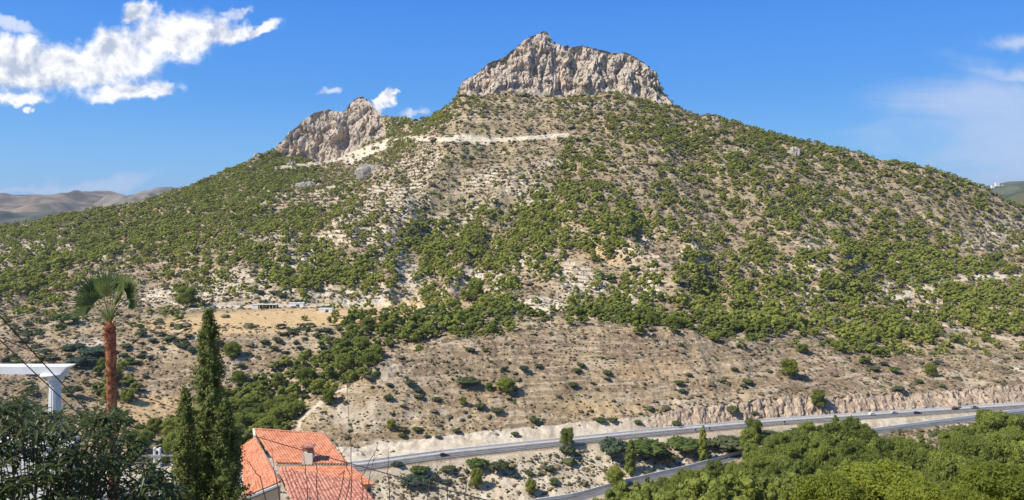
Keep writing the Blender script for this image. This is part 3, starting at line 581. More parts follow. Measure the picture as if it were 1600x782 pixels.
# ------------------------------------------------------------------ where the woods stand (rows of 25, from the summit down; 0 bare .. 9 closed canopy)
FM = ["0000000000000000" "0000000000004533" "2235544455530000" "0000000000000000",
      "0000000000000000" "0000000078883111" "1112447766446764" "3000000000000000",
      "0000000000000000" "0000000387111111" "0004647778888788" "8874000000000000",
      "0000000000000000" "5640025753001111" "1205564322676578" "8787863000000000",
      "0000000000002676" "8876311121111111" "1116743265467887" "5565758887641000",
      "0000000000368888" "8855354212111111" "1326635565455455" "5664425567787400",
      "0000000035578887" "6322462111211122" "4688554645335555" "4774342322335643",
      "2677767776677757" "5277624412211686" "8888876543434776" "5758885523223456",
      "8776777888865645" "4776443316766664" "8888688846444456" "4333578887532146",
      "3243477566654466" "6466322255788778" "7566788412423444" "3346788888875334",
      "5788763232434555" "5578877543887478" "2451111131564335" "2367888888888775",
      "7786111213322511" "5888877743674576" "7641114454687643" "5547888778634534",
      "7754311000184213" "2562146331541746" "3101225244446487" "6456886357788666",
      "1123310002220000" "0001131001265566" "6356766666647356" "5555463664657664",
      "0001100000000000" "0000027866576765" "1000001445666788" "8665556757454867",
      "0000000000000000" "1000467564200000" "0000000000002012" "0202567765422213",
      "0000000000000000" "0002788600000000" "0000000000000000" "0000002000000000",
      "0000005200000000" "0467882000000000" "0000000000000000" "0000000000000000",
      "0000006870000036" "4778730000000000" "0000000000000000" "0000000000000000",
      "0000000000000078" "8880000000000000" "0000000000000000" "0000000000000000",
      "0000000000037888" "8840000000000000" "0000000000000000" "0000000000000000",
      "0000000034788888" "8000000000000000" "0000000000004556" "8888884333370888",
      "0000000077747777" "7000000000000000" "0000000000044888" "8888886777788888",
      "0000000033333333" "3000000000000000" "0000012234455888" "8888888887888888",
      "0000000000000000" "0000000000000000" "0002334567888888" "8888888888888888",
      "0000000000000000" "0000000000000000" "0002577888888888" "8888888888888888",
      "0000000000000000" "0000000000000000" "0001467888888888" "8888888888888888"]
FMA = np.array([[int(c) for c in r_] for r_ in FM], float) / 9
def fdens(px, py):
    a = np.clip(px / 25 - 0.5, 0, 62.999); b = np.clip((py - 150) / 25 - 0.5, 0, len(FM) - 1.001)
    i = a.astype(int); j = b.astype(int); u_ = a - i; w_ = b - j
    d = FMA[j, i] * (1 - u_) * (1 - w_) + FMA[j, i + 1] * u_ * (1 - w_) + FMA[j + 1, i] * (1 - u_) * w_ + FMA[j + 1, i + 1] * u_ * w_
    return d * (py > 100) * (py < 860)
Pg = np.stack([Xg, Yg, Zg], -1)
e1 = Pg[1:, :-1] - Pg[:-1, :-1]; e2 = Pg[:-1, 1:] - Pg[:-1, :-1]; AREA = np.linalg.norm(np.cross(e1, e2), axis=-1); del e1, e2
cPX = PPX[:-1, :-1]; cPY = PPY[:-1, :-1]; cD = Dg[:-1, :-1]; cSEG = seg[:-1, :-1]
run = np.minimum.accumulate(np.where(Dg > 100, PPY, 9999), axis=0)[:-1, :-1]
VIS7 = (cPY - 7 * F / cD < run + 0.5) ; VIS1 = (cPY - 1.5 * F / cD < run + 0.5)
okroad = (np.abs(cD - D1(PXg[:-1, :-1])) > 11.5) & (np.abs(cD - D2(PXg[:-1, :-1])) > 5.5)
frame = (cPX > -60) & (cPX < 1660) & (cD > 200) & (cD < 1500)
def sample(w, n, r):
    w = w.ravel(); c = np.cumsum(w); c /= c[-1]; k = np.searchsorted(c, r.random(n)); j = k % AREA.shape[1]; i = k // AREA.shape[1]
    u_ = r.random(n)[:, None]; v_ = r.random(n)[:, None]
    p = Pg[i, j] * (1 - u_) * (1 - v_) + Pg[i + 1, j] * u_ * (1 - v_) + Pg[i, j + 1] * (1 - u_) * v_ + Pg[i + 1, j + 1] * u_ * v_
    return p, cPX[i, j], cPY[i, j]
def thin(p, rad, seed_pts=None, k=0.5):
    """drop points closer than the sum of their radii * k"""
    grid = {}; keep = []; cs = 8.0
    def near(x, y, rr):
        gx, gy = int(x // cs), int(y // cs)
        for a in (-1, 0, 1):
            for b in (-1, 0, 1):
                for (qx, qy, qr) in grid.get((gx + a, gy + b), ()):
                    if (qx - x) ** 2 + (qy - y) ** 2 < (k * (qr + rr)) ** 2: return True
        return False
    for (x, y, rr) in (seed_pts or []): grid.setdefault((int(x // cs), int(y // cs)), []).append((x, y, rr))
    for i in range(len(p)):
        if not near(p[i, 0], p[i, 1], rad[i]): grid.setdefault((int(p[i, 0] // cs), int(p[i, 1] // cs)), []).append((p[i, 0], p[i, 1], rad[i])); keep.append(i)
    return np.array(keep)

# ------------------------------------------------------------------ single trees and bushes the photograph picks out
used = []
MESH = {}
def crown_mesh(key, k, m):
    kk = (key, k, m.name)
    if kk not in MESH:
        v, f3, f4 = CR[key][k]; o = mk('crown', v, [f3, f4], m); bpy.data.objects.remove(o); MESH[kk] = bpy.data.meshes[-1] if False else me_last(m)
    return MESH[kk]
_last = {}
def me_last(m): return _last['me']
_mk = mk
def mk(name, verts, faces, mat=None, parent=None, smooth_=False, loc=None):
    o = _mk(name, verts, faces, mat, parent, smooth_, loc); _last['me'] = o.data; return o
def trunk_mesh(kind):
    if ('t', kind) not in MESH:
        b = MB(); b.tube([[0, 0, -.08], [.01, 0, .15], [-.01, .02, .4], [.01, .01, .72]], [.032, .026, .02, .008], 6)
        for a in (0.4, 2.5, 4.4): b.tube([[0, .01, .3 + a * .03], [.12 * math.cos(a), .12 * math.sin(a), .45 + a * .03], [.24 * math.cos(a), .24 * math.sin(a), .58 + a * .02]], [.014, .010, .005], 5)
        o = b.build('trunk', M['bark']); _last['me'] = o.data; MESH[('t', kind)] = o.data; bpy.data.objects.remove(o)
    return MESH[('t', kind)]
def tree(name, p, w, h, label, cat, group=None, key='pine_b', m='pine', trunk=True, k=None):
    t = thing(name, label, cat, tuple(p), random.uniform(0, 6.28), group)
    k = random.randrange(len(CR[key])) if k is None else k
    c = bpy.data.objects.new('crown' if trunk else 'foliage', crown_mesh(key, k, M[m])); COL.objects.link(c); c.parent = t
    c.scale = (w / 0.95, w / 0.95, h)
    if trunk:
        q = bpy.data.objects.new('trunk', trunk_mesh('p')); COL.objects.link(q); q.parent = t; q.scale = (h, h, h)
    used.append((p[0], p[1], w * 0.5)); return t
def single(px, py, wpx, hpx, label, name='pine_tree', cat='tree', group=None, **kw):
    kw.setdefault('key', 'round')
    p = hit(px, py); s = p[1] / F; return tree(name, p - [0, 0, .3], wpx * s, hpx * s, label, cat, group, **kw)
for a in [
    (790, 614, 32, 26, 'large dark round pine alone on the middle of the bare brown spur'),
    (764, 611, 15, 14, 'small round pine just left of the large lone pine on the bare brown spur'),
    (1233, 590, 30, 32, 'broad dark pine alone on the bare spur above the rocky road cutting'),
    (1279, 638, 27, 31, 'round dark pine growing out of the rock face above the highway'),
    (1454, 588, 22, 22, 'round pine alone on the bare slope near its right end'),
    (1253, 551, 22, 15, 'low wide dark pine at the crest of the spur where the woods end'),
    (1115, 533, 22, 15, 'round dark pine standing just below the wooded crest of the spur'),
    (611, 672, 18, 18, 'small pine on the pale eroded slope above the highway and beyond the red roof'),
    (724, 636, 13, 17, 'little pointed pine on the slope above the left part of the highway'),
    (1178, 692, 34, 40, 'tall loose pine in front of the highway, its crown overlapping the road'),
    (886, 699, 26, 32, 'pine whose crown stands against the highway above a dark bush'),
    (745, 766, 22, 36, 'slim yellow green pine on the bank below the left part of the highway'),
    (829, 773, 20, 26, 'small bushy pine low on the pale bank below the highway'),
    (960, 762, 30, 36, 'pale grey green pine beside the bend of the lower side road'),
    (293, 482, 42, 36, 'dense dark pine clump at the left back corner of the golden field'),
    (964, 474, 15, 20, 'dark pine alone on the pale terraces under the cone shaped knoll'),
    (1006, 471, 15, 18, 'middle pine of the lone dark pines on the pale terraces under the knoll'),
    (1032, 471, 14, 16, 'third dark pine from the left among the lone pines on the pale terraces'),
    (1068, 475, 17, 17, 'right hand pine of the lone dark pines on the pale terraces'),
    (745, 470, 30, 36, 'tall dark pine mass at the right tip of the golden field'),
    (362, 560, 30, 26, 'round pine beside the gully to the right of the tall cypress')]:
    single(*a)
single(1098, 722, 30, 56, 'tall narrow dark pine right of the green bush mass below the highway', key='tall_b')
single(985, 744, 34, 56, 'tall dark cone shaped pine in the middle of the bank below the highway', key='tall_b')
for a in [
    (655, 744, 30, 20, 'mid green domed bush below the left end of the highway', 'shrub_green'),
    (648, 762, 42, 24, 'wide dark grey green bush near the frame bottom right of the red roof', 'shrub_blue'),
    (745, 736, 36, 22, 'flat topped green bush just under the highway left of a small brown one', 'shrub_green'),
    (781, 742, 32, 26, 'dull green bush on the bank, second from the pine that crosses the road', 'shrub'),
    (886, 718, 24, 26, 'dark bush under the pine that stands against the highway', 'shrub'),
    (958, 716, 44, 40, 'big dark green rounded bush below the highway', 'shrub_blue'),
    (1012, 716, 62, 36, 'largest dull green bush mass below the highway', 'shrub_green'),
    (1068, 706, 50, 28, 'smooth bright green bush dome directly under the highway', 'shrub_green'),
    (1140, 706, 62, 30, 'dark green thicket left of the pine that overlaps the road', 'shrub'),
    (1205, 690, 46, 20, 'dark green thicket just right of the pine that overlaps the road', 'shrub'),
    (1105, 700, 26, 16, 'grey green bush between the bright bush dome and the dark thicket', 'shrub'),
    (1480, 690, 44, 22, 'dark smooth bush mass under the pale parapet near the right edge', 'shrub'),
    (1395, 697, 20, 12, 'small brownish bush beside the start of the pale embankment', 'shrub'),
    (700, 740, 22, 14, 'dry looking bush between two green ones below the left highway', 'shrub'),
    (620, 733, 18, 12, 'small grey bush beside the corner of the red roof', 'shrub_blue'),
    (1040, 722, 34, 18, 'dull green bush right of the largest bush mass', 'shrub'),
    (1255, 684, 50, 16, 'low green thicket along the near edge of the highway', 'shrub_green'),
    (938, 662, 16, 12, 'round green bush at the foot of the cutting above the highway', 'shrub_green'),
    (957, 660, 15, 10, 'flat green bush right of a round one at the foot of the cutting', 'shrub_green'),
    (997, 664, 12, 9, 'small green bush on the slope foot left of the broken rock face', 'shrub_green'),
    (1057, 666, 16, 11, 'green bush on the brown bank under the start of the rock face', 'shrub_green'),
    (835, 661, 17, 12, 'round green bush above the grey marl patch beside the highway', 'shrub_green'),
    (776, 647, 20, 13, 'dull green bush on the slope above the left part of the highway', 'shrub'),
    (750, 641, 19, 14, 'dark rounded bush beside a little pointed pine on the slope', 'shrub'),
    (730, 604, 34, 18, 'grey green spreading bush left of the lone pines on the spur', 'shrub'),
    (895, 606, 16, 11, 'small grey bush in the middle of the brown spur', 'shrub'),
    (683, 628, 15, 10, 'yellow green bush on the eroded slope above the red roof', 'shrub_green'),
    (1405, 612, 16, 12, 'grey green bush on the rim of the rock face above the white car', 'shrub'),
    (1147, 652, 18, 22, 'tall dark bush in front of the rock face', 'shrub'),
    (1180, 650, 12, 10, 'low dark bush at the foot of the rock face', 'shrub'),
    (508, 486, 20, 11, 'rounded green bush beside the small white hut at the golden field', 'shrub_green'),
    (675, 492, 24, 20, 'big round dark bush at the right end of the golden field', 'shrub_blue'),
    (130, 575, 44, 24, 'large blue green bush mass left of the palm trunk', 'shrub_blue'),
    (150, 558, 50, 22, 'upper part of the blue green thicket behind the palm trunk', 'shrub_blue'),
    (118, 546, 30, 12, 'low blue green bush above the thicket left of the palm', 'shrub_blue'),
    (112, 620, 30, 22, 'dark pine green bush right of the white column', 'shrub'),
    (100, 508, 40, 22, 'dark domed bush left of the palm at the foot of the slope', 'shrub_green')]:
    *b, mm = a; single(*b, name='bush', cat='bush', key='bush_b', m=mm, trunk=False)
# loose groups of bushes on the brown ground round the field
SB = [(470, 522, 46, 12, 16), (450, 545, 60, 14, 10), (320, 545, 60, 12, 12), (250, 535, 60, 12, 15), (60, 565, 60, 30, 28), (200, 560, 40, 14, 14), (40, 520, 40, 20, 14), (230, 515, 60, 9, 6), (570, 545, 30, 14, 6),
      (620, 600, 60, 30, 8), (820, 560, 160, 30, 7), (1050, 600, 160, 30, 9), (1400, 585, 160, 25, 8), (700, 750, 60, 14, 6), (620, 492, 50, 8, 8), (400, 570, 60, 30, 8), (1000, 440, 80, 20, 8), (430, 470, 60, 10, 7), (850, 745, 60, 20, 8), (700, 680, 120, 10, 8), (60, 620, 50, 20, 8)]
nb = 0
SBL = ['the golden field', 'the brown slope under the field', 'the slope behind the cypress', 'the slope right of the palm', 'the slope above the white beam', 'the ground behind the palm', 'the far left slope', 'the field edge behind the palm', 'the gully head', 'the crag above the red roof', 'the crest of the spur', 'the middle of the spur',
       'the bare slope above the highway cars', 'the bank right of the red roof', 'the back of the gully', 'the slope left of the gully', 'the pale terraces', 'the back edge of the field', 'the pale bank under the highway', 'the slope just above the left highway', 'the slope behind the white column']
for (cx, cy, rx, ry, n), where in zip(SB, SBL):
    for _ in range(n):
        a = random.uniform(0, 6.28); q = math.sqrt(random.random()); px = cx + rx * q * math.cos(a); py = cy + ry * q * math.sin(a); w = random.uniform(8, 17)
        p = hit(px, py)
        if abs(p[1] - D1(px)) < 12 or abs(p[1] - D2(px)) < 7: continue
        s = p[1] / F
        tree('bush', p - [0, 0, .2], w * s, w * s * random.uniform(.6, .85), '%s bush, one of those scattered on %s' % (('small' if w < 11 else 'wide' if w > 14 else 'rounded'), where), 'bush', 'bushes on ' + where, key='bush_b', m=random.choice(['shrub', 'shrub', 'shrub_blue', 'shrub_green']), trunk=False); nb += 1

# ------------------------------------------------------------------ pine woods
r = np.random.default_rng(11)
dens = fdens(cPX, cPY); clump = sstep(fbm(Xg[:-1, :-1] / 30, Yg[:-1, :-1] / 45, o=3), -0.45, 0.4)
gap = 1 - 0.92 * sstep(fbm(Xg[:-1, :-1] / 18, Yg[:-1, :-1] / 20 + 3, o=2), -.02, .32) * ((cPX > 900) & (cPY > 650))
cov = dens ** 1.25 * (0.35 + 0.75 * np.maximum(clump, sstep(dens, .8, 1.0))); cov = np.where((cPY > 495) & (cPX < 1600), np.maximum(cov, dens ** 1.1 * .92), cov); wgt = gap * AREA * -np.log(1 - 0.92 * np.clip(cov, 0, 1)) / np.interp(cD, [440, 660, 1100], [54, 37, 29]) * VIS7 * frame * okroad * (1 - 0.97 * (cl[:-1, :-1] > .3)) * (seg[:-1, :-1] < 15.5) * (1 - .9 * (track[:-1, :-1] > .25))
# keep the strip of side road that the photograph shows free of trees in front
clear = ((cPX > 880) & (cPX < 1165) & (cD > 250) & (cD < D1(cPX)) & (cPY < np.interp(cPX, [900, 1000, 1100, 1165], [800, 778, 762, 735])))
wgt = wgt * ~clear; clear2 = (cPX >= 1165) & (cD > 250) & (cD < D1(cPX)) & (cPY < np.interp(cPX, [1165, 1200, 1340, 1385, 1490, 1530, 1560, 1600], [700, 690, 688, 718, 706, 684, 672, 668])); wgt = wgt * ~clear2
print('cand', wgt.sum())
p, qx, qy = sample(wgt, int(wgt.sum() * 1.25), r)
Dd = p[:, 1]; wid = np.interp(Dd, [250, 440, 660, 850, 1150], [8.8, 8.0, 6.9, 6.3, 5.6]) * np.clip(r.lognormal(0, .27, len(p)), .55, 1.42) * (0.72 + 0.38 * fdens(qx, qy)) * np.where((qx > 880) & (qy > 640), .84, 1)
keep = thin(p, wid / 2, used, 0.52); p = p[keep]; wid = wid[keep]; qx = qx[keep]; qy = qy[keep]
hgt = wid * r.uniform(0.75, 1.15, len(p)) * np.where((qx > 880) & (qy > 640), 1.38, 1) * np.interp(p[:, 1], [850, 1050], [1, .8]); app = wid / p[:, 1]
vis_score = app + (qx < 1600) * (qx > 0) * (qy < 800) * 1.0 + (~((qx > 380) & (qx < 560) & (qy > 690))) * 1.0
order = np.argsort(-vis_score); npine = 300 - 23
WB = {}; DB = {}; DQ = {}
def wood(px, py):
    if py > 650 and px > 880: return ('dense pine wood below the lower road', 'dense wood under the roads')
    if px < 560 and py > 545: return ('wooded gully between the cypress and the bare spur', 'wooded gully')
    if py > 480 and px > 700: return ('belt of pines along the crest of the bare spur', 'pine belt on the spur')
    if py > 480: return ('pines at the head of the gully beside the golden field', 'gully head pines')
    return ('open pine wood on the lower mountainside', 'mountainside wood')
for nm in ('dense pine wood below the lower road', 'wooded gully between the cypress and the bare spur', 'belt of pines along the crest of the bare spur', 'pines at the head of the gully beside the golden field', 'open pine wood on the lower mountainside'):
    sel = [i for i in order[:npine] if wood(qx[i], qy[i])[0] == nm]
    if sel: WB[nm] = (qx[sel].min(), qx[sel].max() + 1); DB[nm] = tuple(np.percentile(p[sel, 1], [33, 66])); DQ[nm] = np.percentile(p[sel, 1], [25, 50, 75])
for i in order[:npine]:
    w_, sh = wood(qx[i], qy[i]); a_, b_ = WB[w_]
    side = ['left end', 'left part', 'middle', 'right part', 'right end'][min(4, max(0, int(5 * (qx[i] - a_) / (b_ - a_))))]
    ar = hgt[i] / wid[i]; sz = ('large ' if wid[i] > 10.5 else 'broad ' if wid[i] > 9.3 else 'small ' if wid[i] < 7.6 else 'slight ' if wid[i] < 8.4 else '') + ('tall' if ar > 1.15 else 'round' if ar > .95 else 'flat topped')
    dp = 'far edge' if p[i, 1] > DB[w_][1] else 'near edge' if p[i, 1] < DB[w_][0] else 'depth'
    dp = ['front row', 'second row', 'third row', 'back row'][int(np.searchsorted(DQ[w_], p[i, 1]))]
    if w_.startswith('dense'):
        side = 'below ' + ['the tall cone shaped pine', 'the bright bush dome', 'the pine crossing the road', 'the cliff face pine', 'the white car', 'the dark blue car', 'the dark red car', 'the blue grey car'][int(np.searchsorted([1000, 1100, 1190, 1290, 1375, 1450, 1510], qx[i]))]; sh = 'dense wood'
    tree('pine_tree', p[i] - [0, 0, .3], wid[i], hgt[i], '%s pine, %s, %s of the %s' % (sz, dp, side, sh), 'tree', w_, key=random.choice(['round', 'round', 'pine_a', 'pine_a', 'pine_a', 'tall_b'] if w_.startswith('dense') else ['round', 'pine_a']) if app[i] > 0.016 else 'pine_b')
rest = order[npine:]
nearR = [(CR['pine_b'][random.randrange(6)], *(p[i] - [0, 0, .3]), random.uniform(0, 6.28), wid[i] / .95, hgt[i], random.random()) for i in rest if p[i, 1] < 600]
farR = [(CR['pine_c'][random.randrange(10)], *(p[i] - [0, 0, .3]), random.uniform(0, 6.28), wid[i] / .9, hgt[i], random.random()) for i in rest if p[i, 1] >= 600]
tag(scatter_mesh('pine_wood', nearR, M['pine']), kind='stuff'); tag(scatter_mesh('mountain_forest', farR, M['pine_far']), kind='stuff')
print('pines', len(p), 'near rest', len(nearR), 'bushes', nb)

# ------------------------------------------------------------------ garrigue: low shrubs, tussocks
fieldm = ellm([(460, 497, 250, 15), (615, 484, 120, 11)])[:-1, :-1]
w2 = AREA * VIS1 * frame * okroad * (1 - 0.93 * (cl[:-1, :-1] > .2)) * (1 - .97 * fieldm) * (0.35 + 0.65 * sstep(fbm(Xg[:-1, :-1] / 16, Yg[:-1, :-1] / 20, o=3), -.5, .5)) * (400.0 / cD) ** 0.9 * (1 + 1.6 * ((cD < D1(cPX) - 12) & (cD > 320))) * (1 - .8 * ((cut + track)[:-1, :-1] > .3))
p2, x2, y2 = sample(w2, 85000, r)
size = r.lognormal(math.log(1.05), .5, len(p2)) * np.interp(p2[:, 1], [400, 1100], [0.8, 1.8])
ins = [(CR['tuss'][i % 6], *p2[i], r.random() * 6.28, size[i] * 1.25, size[i] * .8, r.random()) for i in range(len(p2))]
tag(scatter_mesh('low_scrub', ins[:66000], M['scrub']), kind='stuff'); tag(scatter_mesh('dry_tussocks', ins[66000:], M['drygrass']), kind='stuff')
w3 = AREA * VIS1 * frame * okroad * (1 - 0.9 * (cl[:-1, :-1] > .2)) * (1 - .98 * fieldm) * (0.22 + 1.2 * green[:-1, :-1] + .6 * sstep(fdens(cPX, cPY), 0.05, .4)) * (400.0 / cD) ** 0.4 * (1 - .75 * reddish[:-1, :-1]) * (1 - ((cut + track)[:-1, :-1] > .3))
p3, x3, y3 = sample(w3, 11000, r); size = r.lognormal(math.log(2.1), .35, len(p3))
tag(scatter_mesh('green_shrubs', [(CR['bush_c'][i % 5] if x3[i] % 2 < 1 else CR['tuss'][i % 6], *(p3[i] - [0, 0, .1]), r.random() * 6.28, size[i] * 1.2, size[i] * .9, r.random()) for i in range(len(p3))], M['shrub']), kind='stuff')

# ------------------------------------------------------------------ far mountains, haze
def far_hill(name, prof, D, depth, c1, c2, lab):
    px = np.linspace(prof[0][0], prof[-1][0], 260); py = np.interp(px, [a for a, _ in prof], [b for _, b in prof]) + 0.8 * fbm(px / 22, px * 0 + D, o=4)
    vs = []; nrow = 40
    for k in range(nrow):
        t = k / (nrow - 1); d = D + depth * (t - 1) if t <= 1 else D
        top = (HY - py) / F * D; z = -170 + (top + 170) * (math.sin(t * math.pi / 2) ** 1.3)
        x = (px - CX) / F * D
        z = z + (55 * (D / 6000)) * t * (1 - t) * 4 * fbm(x / (D * .035), np.full_like(x, d) / (D * .06), o=5)
        vs.append(np.stack([x, np.full_like(x, d), z], -1))
    z = vs[-1][:, 2]; 
    for k in range(1, 8): vs.append(np.stack([vs[nrow - 1][:, 0], np.full_like(x, D + depth * k / 7), z + (-170 - z) * (k / 7)], -1))
    v = np.vstack(vs); n = len(px); i = np.arange(len(vs) - 1)[:, None] * n + np.arange(n - 1)[None]; f = np.stack([i, i + 1, i + n + 1, i + n], -1).reshape(-1, 4)
    o = mk(name, v, f, mat(name, c1, 0.95, varied(c1, c2, 0.006, 8, .42, .58, bump=0.5, bscale=0.03)), smooth_=True); tag(o, kind='structure'); return o
far_hill('distant_mountain', [(-500, 300), (-300, 322), (-150, 326), (-60, 318), (0, 318), (30, 316), (48, 307), (68, 305), (90, 308), (112, 310), (122, 311), (140, 302), (155, 298), (172, 298), (190, 305), (220, 314), (260, 330), (330, 345), (600, 350)], 6500, 2200, (0.10, 0.09, 0.05), (0.26, 0.19, 0.13), '')
far_hill('distant_ridge', [(120, 352), (200, 326), (222, 314), (240, 298), (262, 293), (285, 293), (330, 305), (420, 330), (600, 345)], 5000, 1500, (0.13, 0.12, 0.09), (0.26, 0.22, 0.17), '')
far_hill('distant_hills', [(-700, 352), (-300, 344), (0, 336), (80, 331), (150, 333), (240, 345), (400, 352)], 4200, 1400, (0.05, 0.065, 0.045), (0.10, 0.10, 0.07), '')
far_hill('distant_coast_hill', [(1380, 345), (1480, 310), (1545, 290), (1575, 284), (1610, 283), (1680, 290), (1780, 300), (2100, 320)], 3800, 1300, (0.045, 0.07, 0.035), (0.11, 0.12, 0.07), '')
far_hill('distant_brown_spur', [(1500, 345), (1560, 318), (1590, 303), (1640, 300), (1750, 312), (1900, 335)], 1900, 500, (0.16, 0.12, 0.08), (0.10, 0.10, 0.05), '')
for px, py, w_, h_ in ((1551, 292, 5, 2), (1558, 289, 6, 3), (1566, 292, 4, 2)):
    D = 3700; p = P(px, py, D); b = MB(); s = D / F; b.box((0, 0, h_ * s / 2 - 4), (w_ * s, 12, h_ * s + 8)); 
    hh = thing('white_house', 'tiny white house on the distant right hill, %s of three' % {1551: 'leftmost', 1558: 'the middle and highest one', 1566: 'rightmost'}[px], 'house', tuple(p))
    b.build('wall', M['white'], hh); b2 = MB(); b2.box((0, 0, h_ * s + .6), (w_ * s * 1.06, 13, 1.2), taper=.7); b2.build('roof', M['cream'], hh)

# ------------------------------------------------------------------ palm
def palm():
    D = 30; base = P(183, 0, D); base[2] = ground_at(183, D); top = P(171, 500, D)
    t = thing('palm_tree', 'fan palm with a rust red shaggy trunk and upright green fronds, left of the cypresses', 'palm', tuple(base))
    tp = np.array(top) - base; b = MB(); pts = []; rad = []; rr = np.random.default_rng(3)
    n = 120
    for i in range(n): s = i / (n - 1); pts.append([tp[0] * s + .02 * math.sin(s * 9), tp[1] * s, tp[2] * s]); rad.append((0.205 - 0.045 * s) * (1 + .05 * math.sin(i * 1.7)) + (.05 if s > .8 else 0) * (s - .8) * 5 - (0.16 * sstep(s, .965, 1.0)))
    b.tube(pts, np.array(rad), 16)
    tr = b.build('trunk', mat('palm_bark', (.28, .09, .04), .95, varied((0.17, 0.05, 0.022), (0.38, 0.16, 0.075), 3.0, 8, .38, .6, bump=1.0, bscale=14)), t)
    # torn leaf bases standing off the trunk
    b = MB()
    for i in range(330):
        s = rr.uniform(0.45, 0.985) ** .8; a = rr.uniform(0, 6.28); R0 = 0.205 - .045 * s; c = np.array([tp[0] * s, tp[1] * s, tp[2] * s]); o_ = np.array([math.cos(a), math.sin(a), 0]); w_ = np.array([-math.sin(a), math.cos(a), 0]) * rr.uniform(.03, .07)
        k = rr.uniform(.03, .09) * (1.5 if s > .88 else .7); p0 = c + o_ * (R0 - .02); p1 = c + o_ * (R0 + k) + np.array([0, 0, rr.uniform(.05, .22)])
        b.add([p0 - w_, p0 + w_, p1 + w_ * .5, p1 - w_ * .5], [[0, 1, 2, 3]])
    b.build('leaf_bases', mat('leaf_bases', (.3, .12, .06), .9, varied((0.24, 0.07, 0.03), (0.55, 0.33, 0.2), 6)), t)
    # fronds: a stalk and a fan of folded blades
    spec = []
    for a, e, ln in ((178, 62, 1.08), (166, 48, 1.0), (186, 38, .9), (174, 76, 1.1), (150, 66, .95), (100, 84, 1.05), (262, 80, .9), (4, 74, 1.08), (14, 60, 1.1), (356, 50, 1.02), (344, 64, 1.0), (186, 18, .8), (205, 48, .8), (320, 50, .8), (90, 70, 1.1), (2, 34, .8)):
        spec.append((R(a), R(e), ln))
    for a, e, ln in spec:
        d = np.array([math.cos(a) * math.cos(e), math.sin(a) * math.cos(e), math.sin(e)])
        hub = tp + d * ln * 1.06; hub[2] -= 0.05
        st = MB(); mid_p = tp + d * ln * .4 + np.array([0, 0, .05]); st.tube([tp + [0, 0, -.15], mid_p, hub + [0, 0, 0]], [.022, .016, .012], 5)
        side = np.cross(d, [0, 0, 1.0]); side /= np.linalg.norm(side); up = np.cross(side, d); tw = R(rr.uniform(45, 85)) * (1 if math.cos(a) < 0 else -1) * (1 if abs(math.cos(a)) > .5 else .2); side, up = side * math.cos(tw) + up * math.sin(tw), up * math.cos(tw) - side * math.sin(tw)
        d = d + np.array([0, 0, 1.0]); d /= np.linalg.norm(d); side = side - d * (side @ d); side /= np.linalg.norm(side); up = np.cross(side, d)
        fb = MB(); nb_ = 26
        for k in range(nb_):
            th = (k / (nb_ - 1) - .5) * R(128) + rr.uniform(-.05, .05); L_ = ln * rr.uniform(.74, .92) * (1 - .18 * abs(th) / 2)
            dirv = d * math.cos(th) + side * math.sin(th); nrm = up + 0.25 * d
            pl = np.cross(dirv, nrm); pl /= np.linalg.norm(pl); prev = None; V_ = []
            for q, wq in ((0, .010), (.35, .026), (.62, .021), (.85, .011), (1.0, .002)):
                droop = -0.16 * q ** 3 * L_ * (1.2 - .5 * max(0, math.sin(e))); c = hub + dirv * L_ * q + np.array([0, 0, droop]) - up * .03 * math.sin(q * 3)
                V_ += [c - pl * wq, c + up * wq * .45, c + pl * wq]
            F_ = []
            for q in range(4): F_ += [[3 * q, 3 * q + 1, 3 * q + 4, 3 * q + 3], [3 * q + 1, 3 * q + 2, 3 * q + 5, 3 * q + 4]]
            fb.add(V_, F_)
        fo = fb.build('frond', M['palm'], t); st.build('stalk', mat_stalk, fo)
mat_stalk = mat('palm_stalk', (0.20, 0.24, 0.07), .6)
palm()

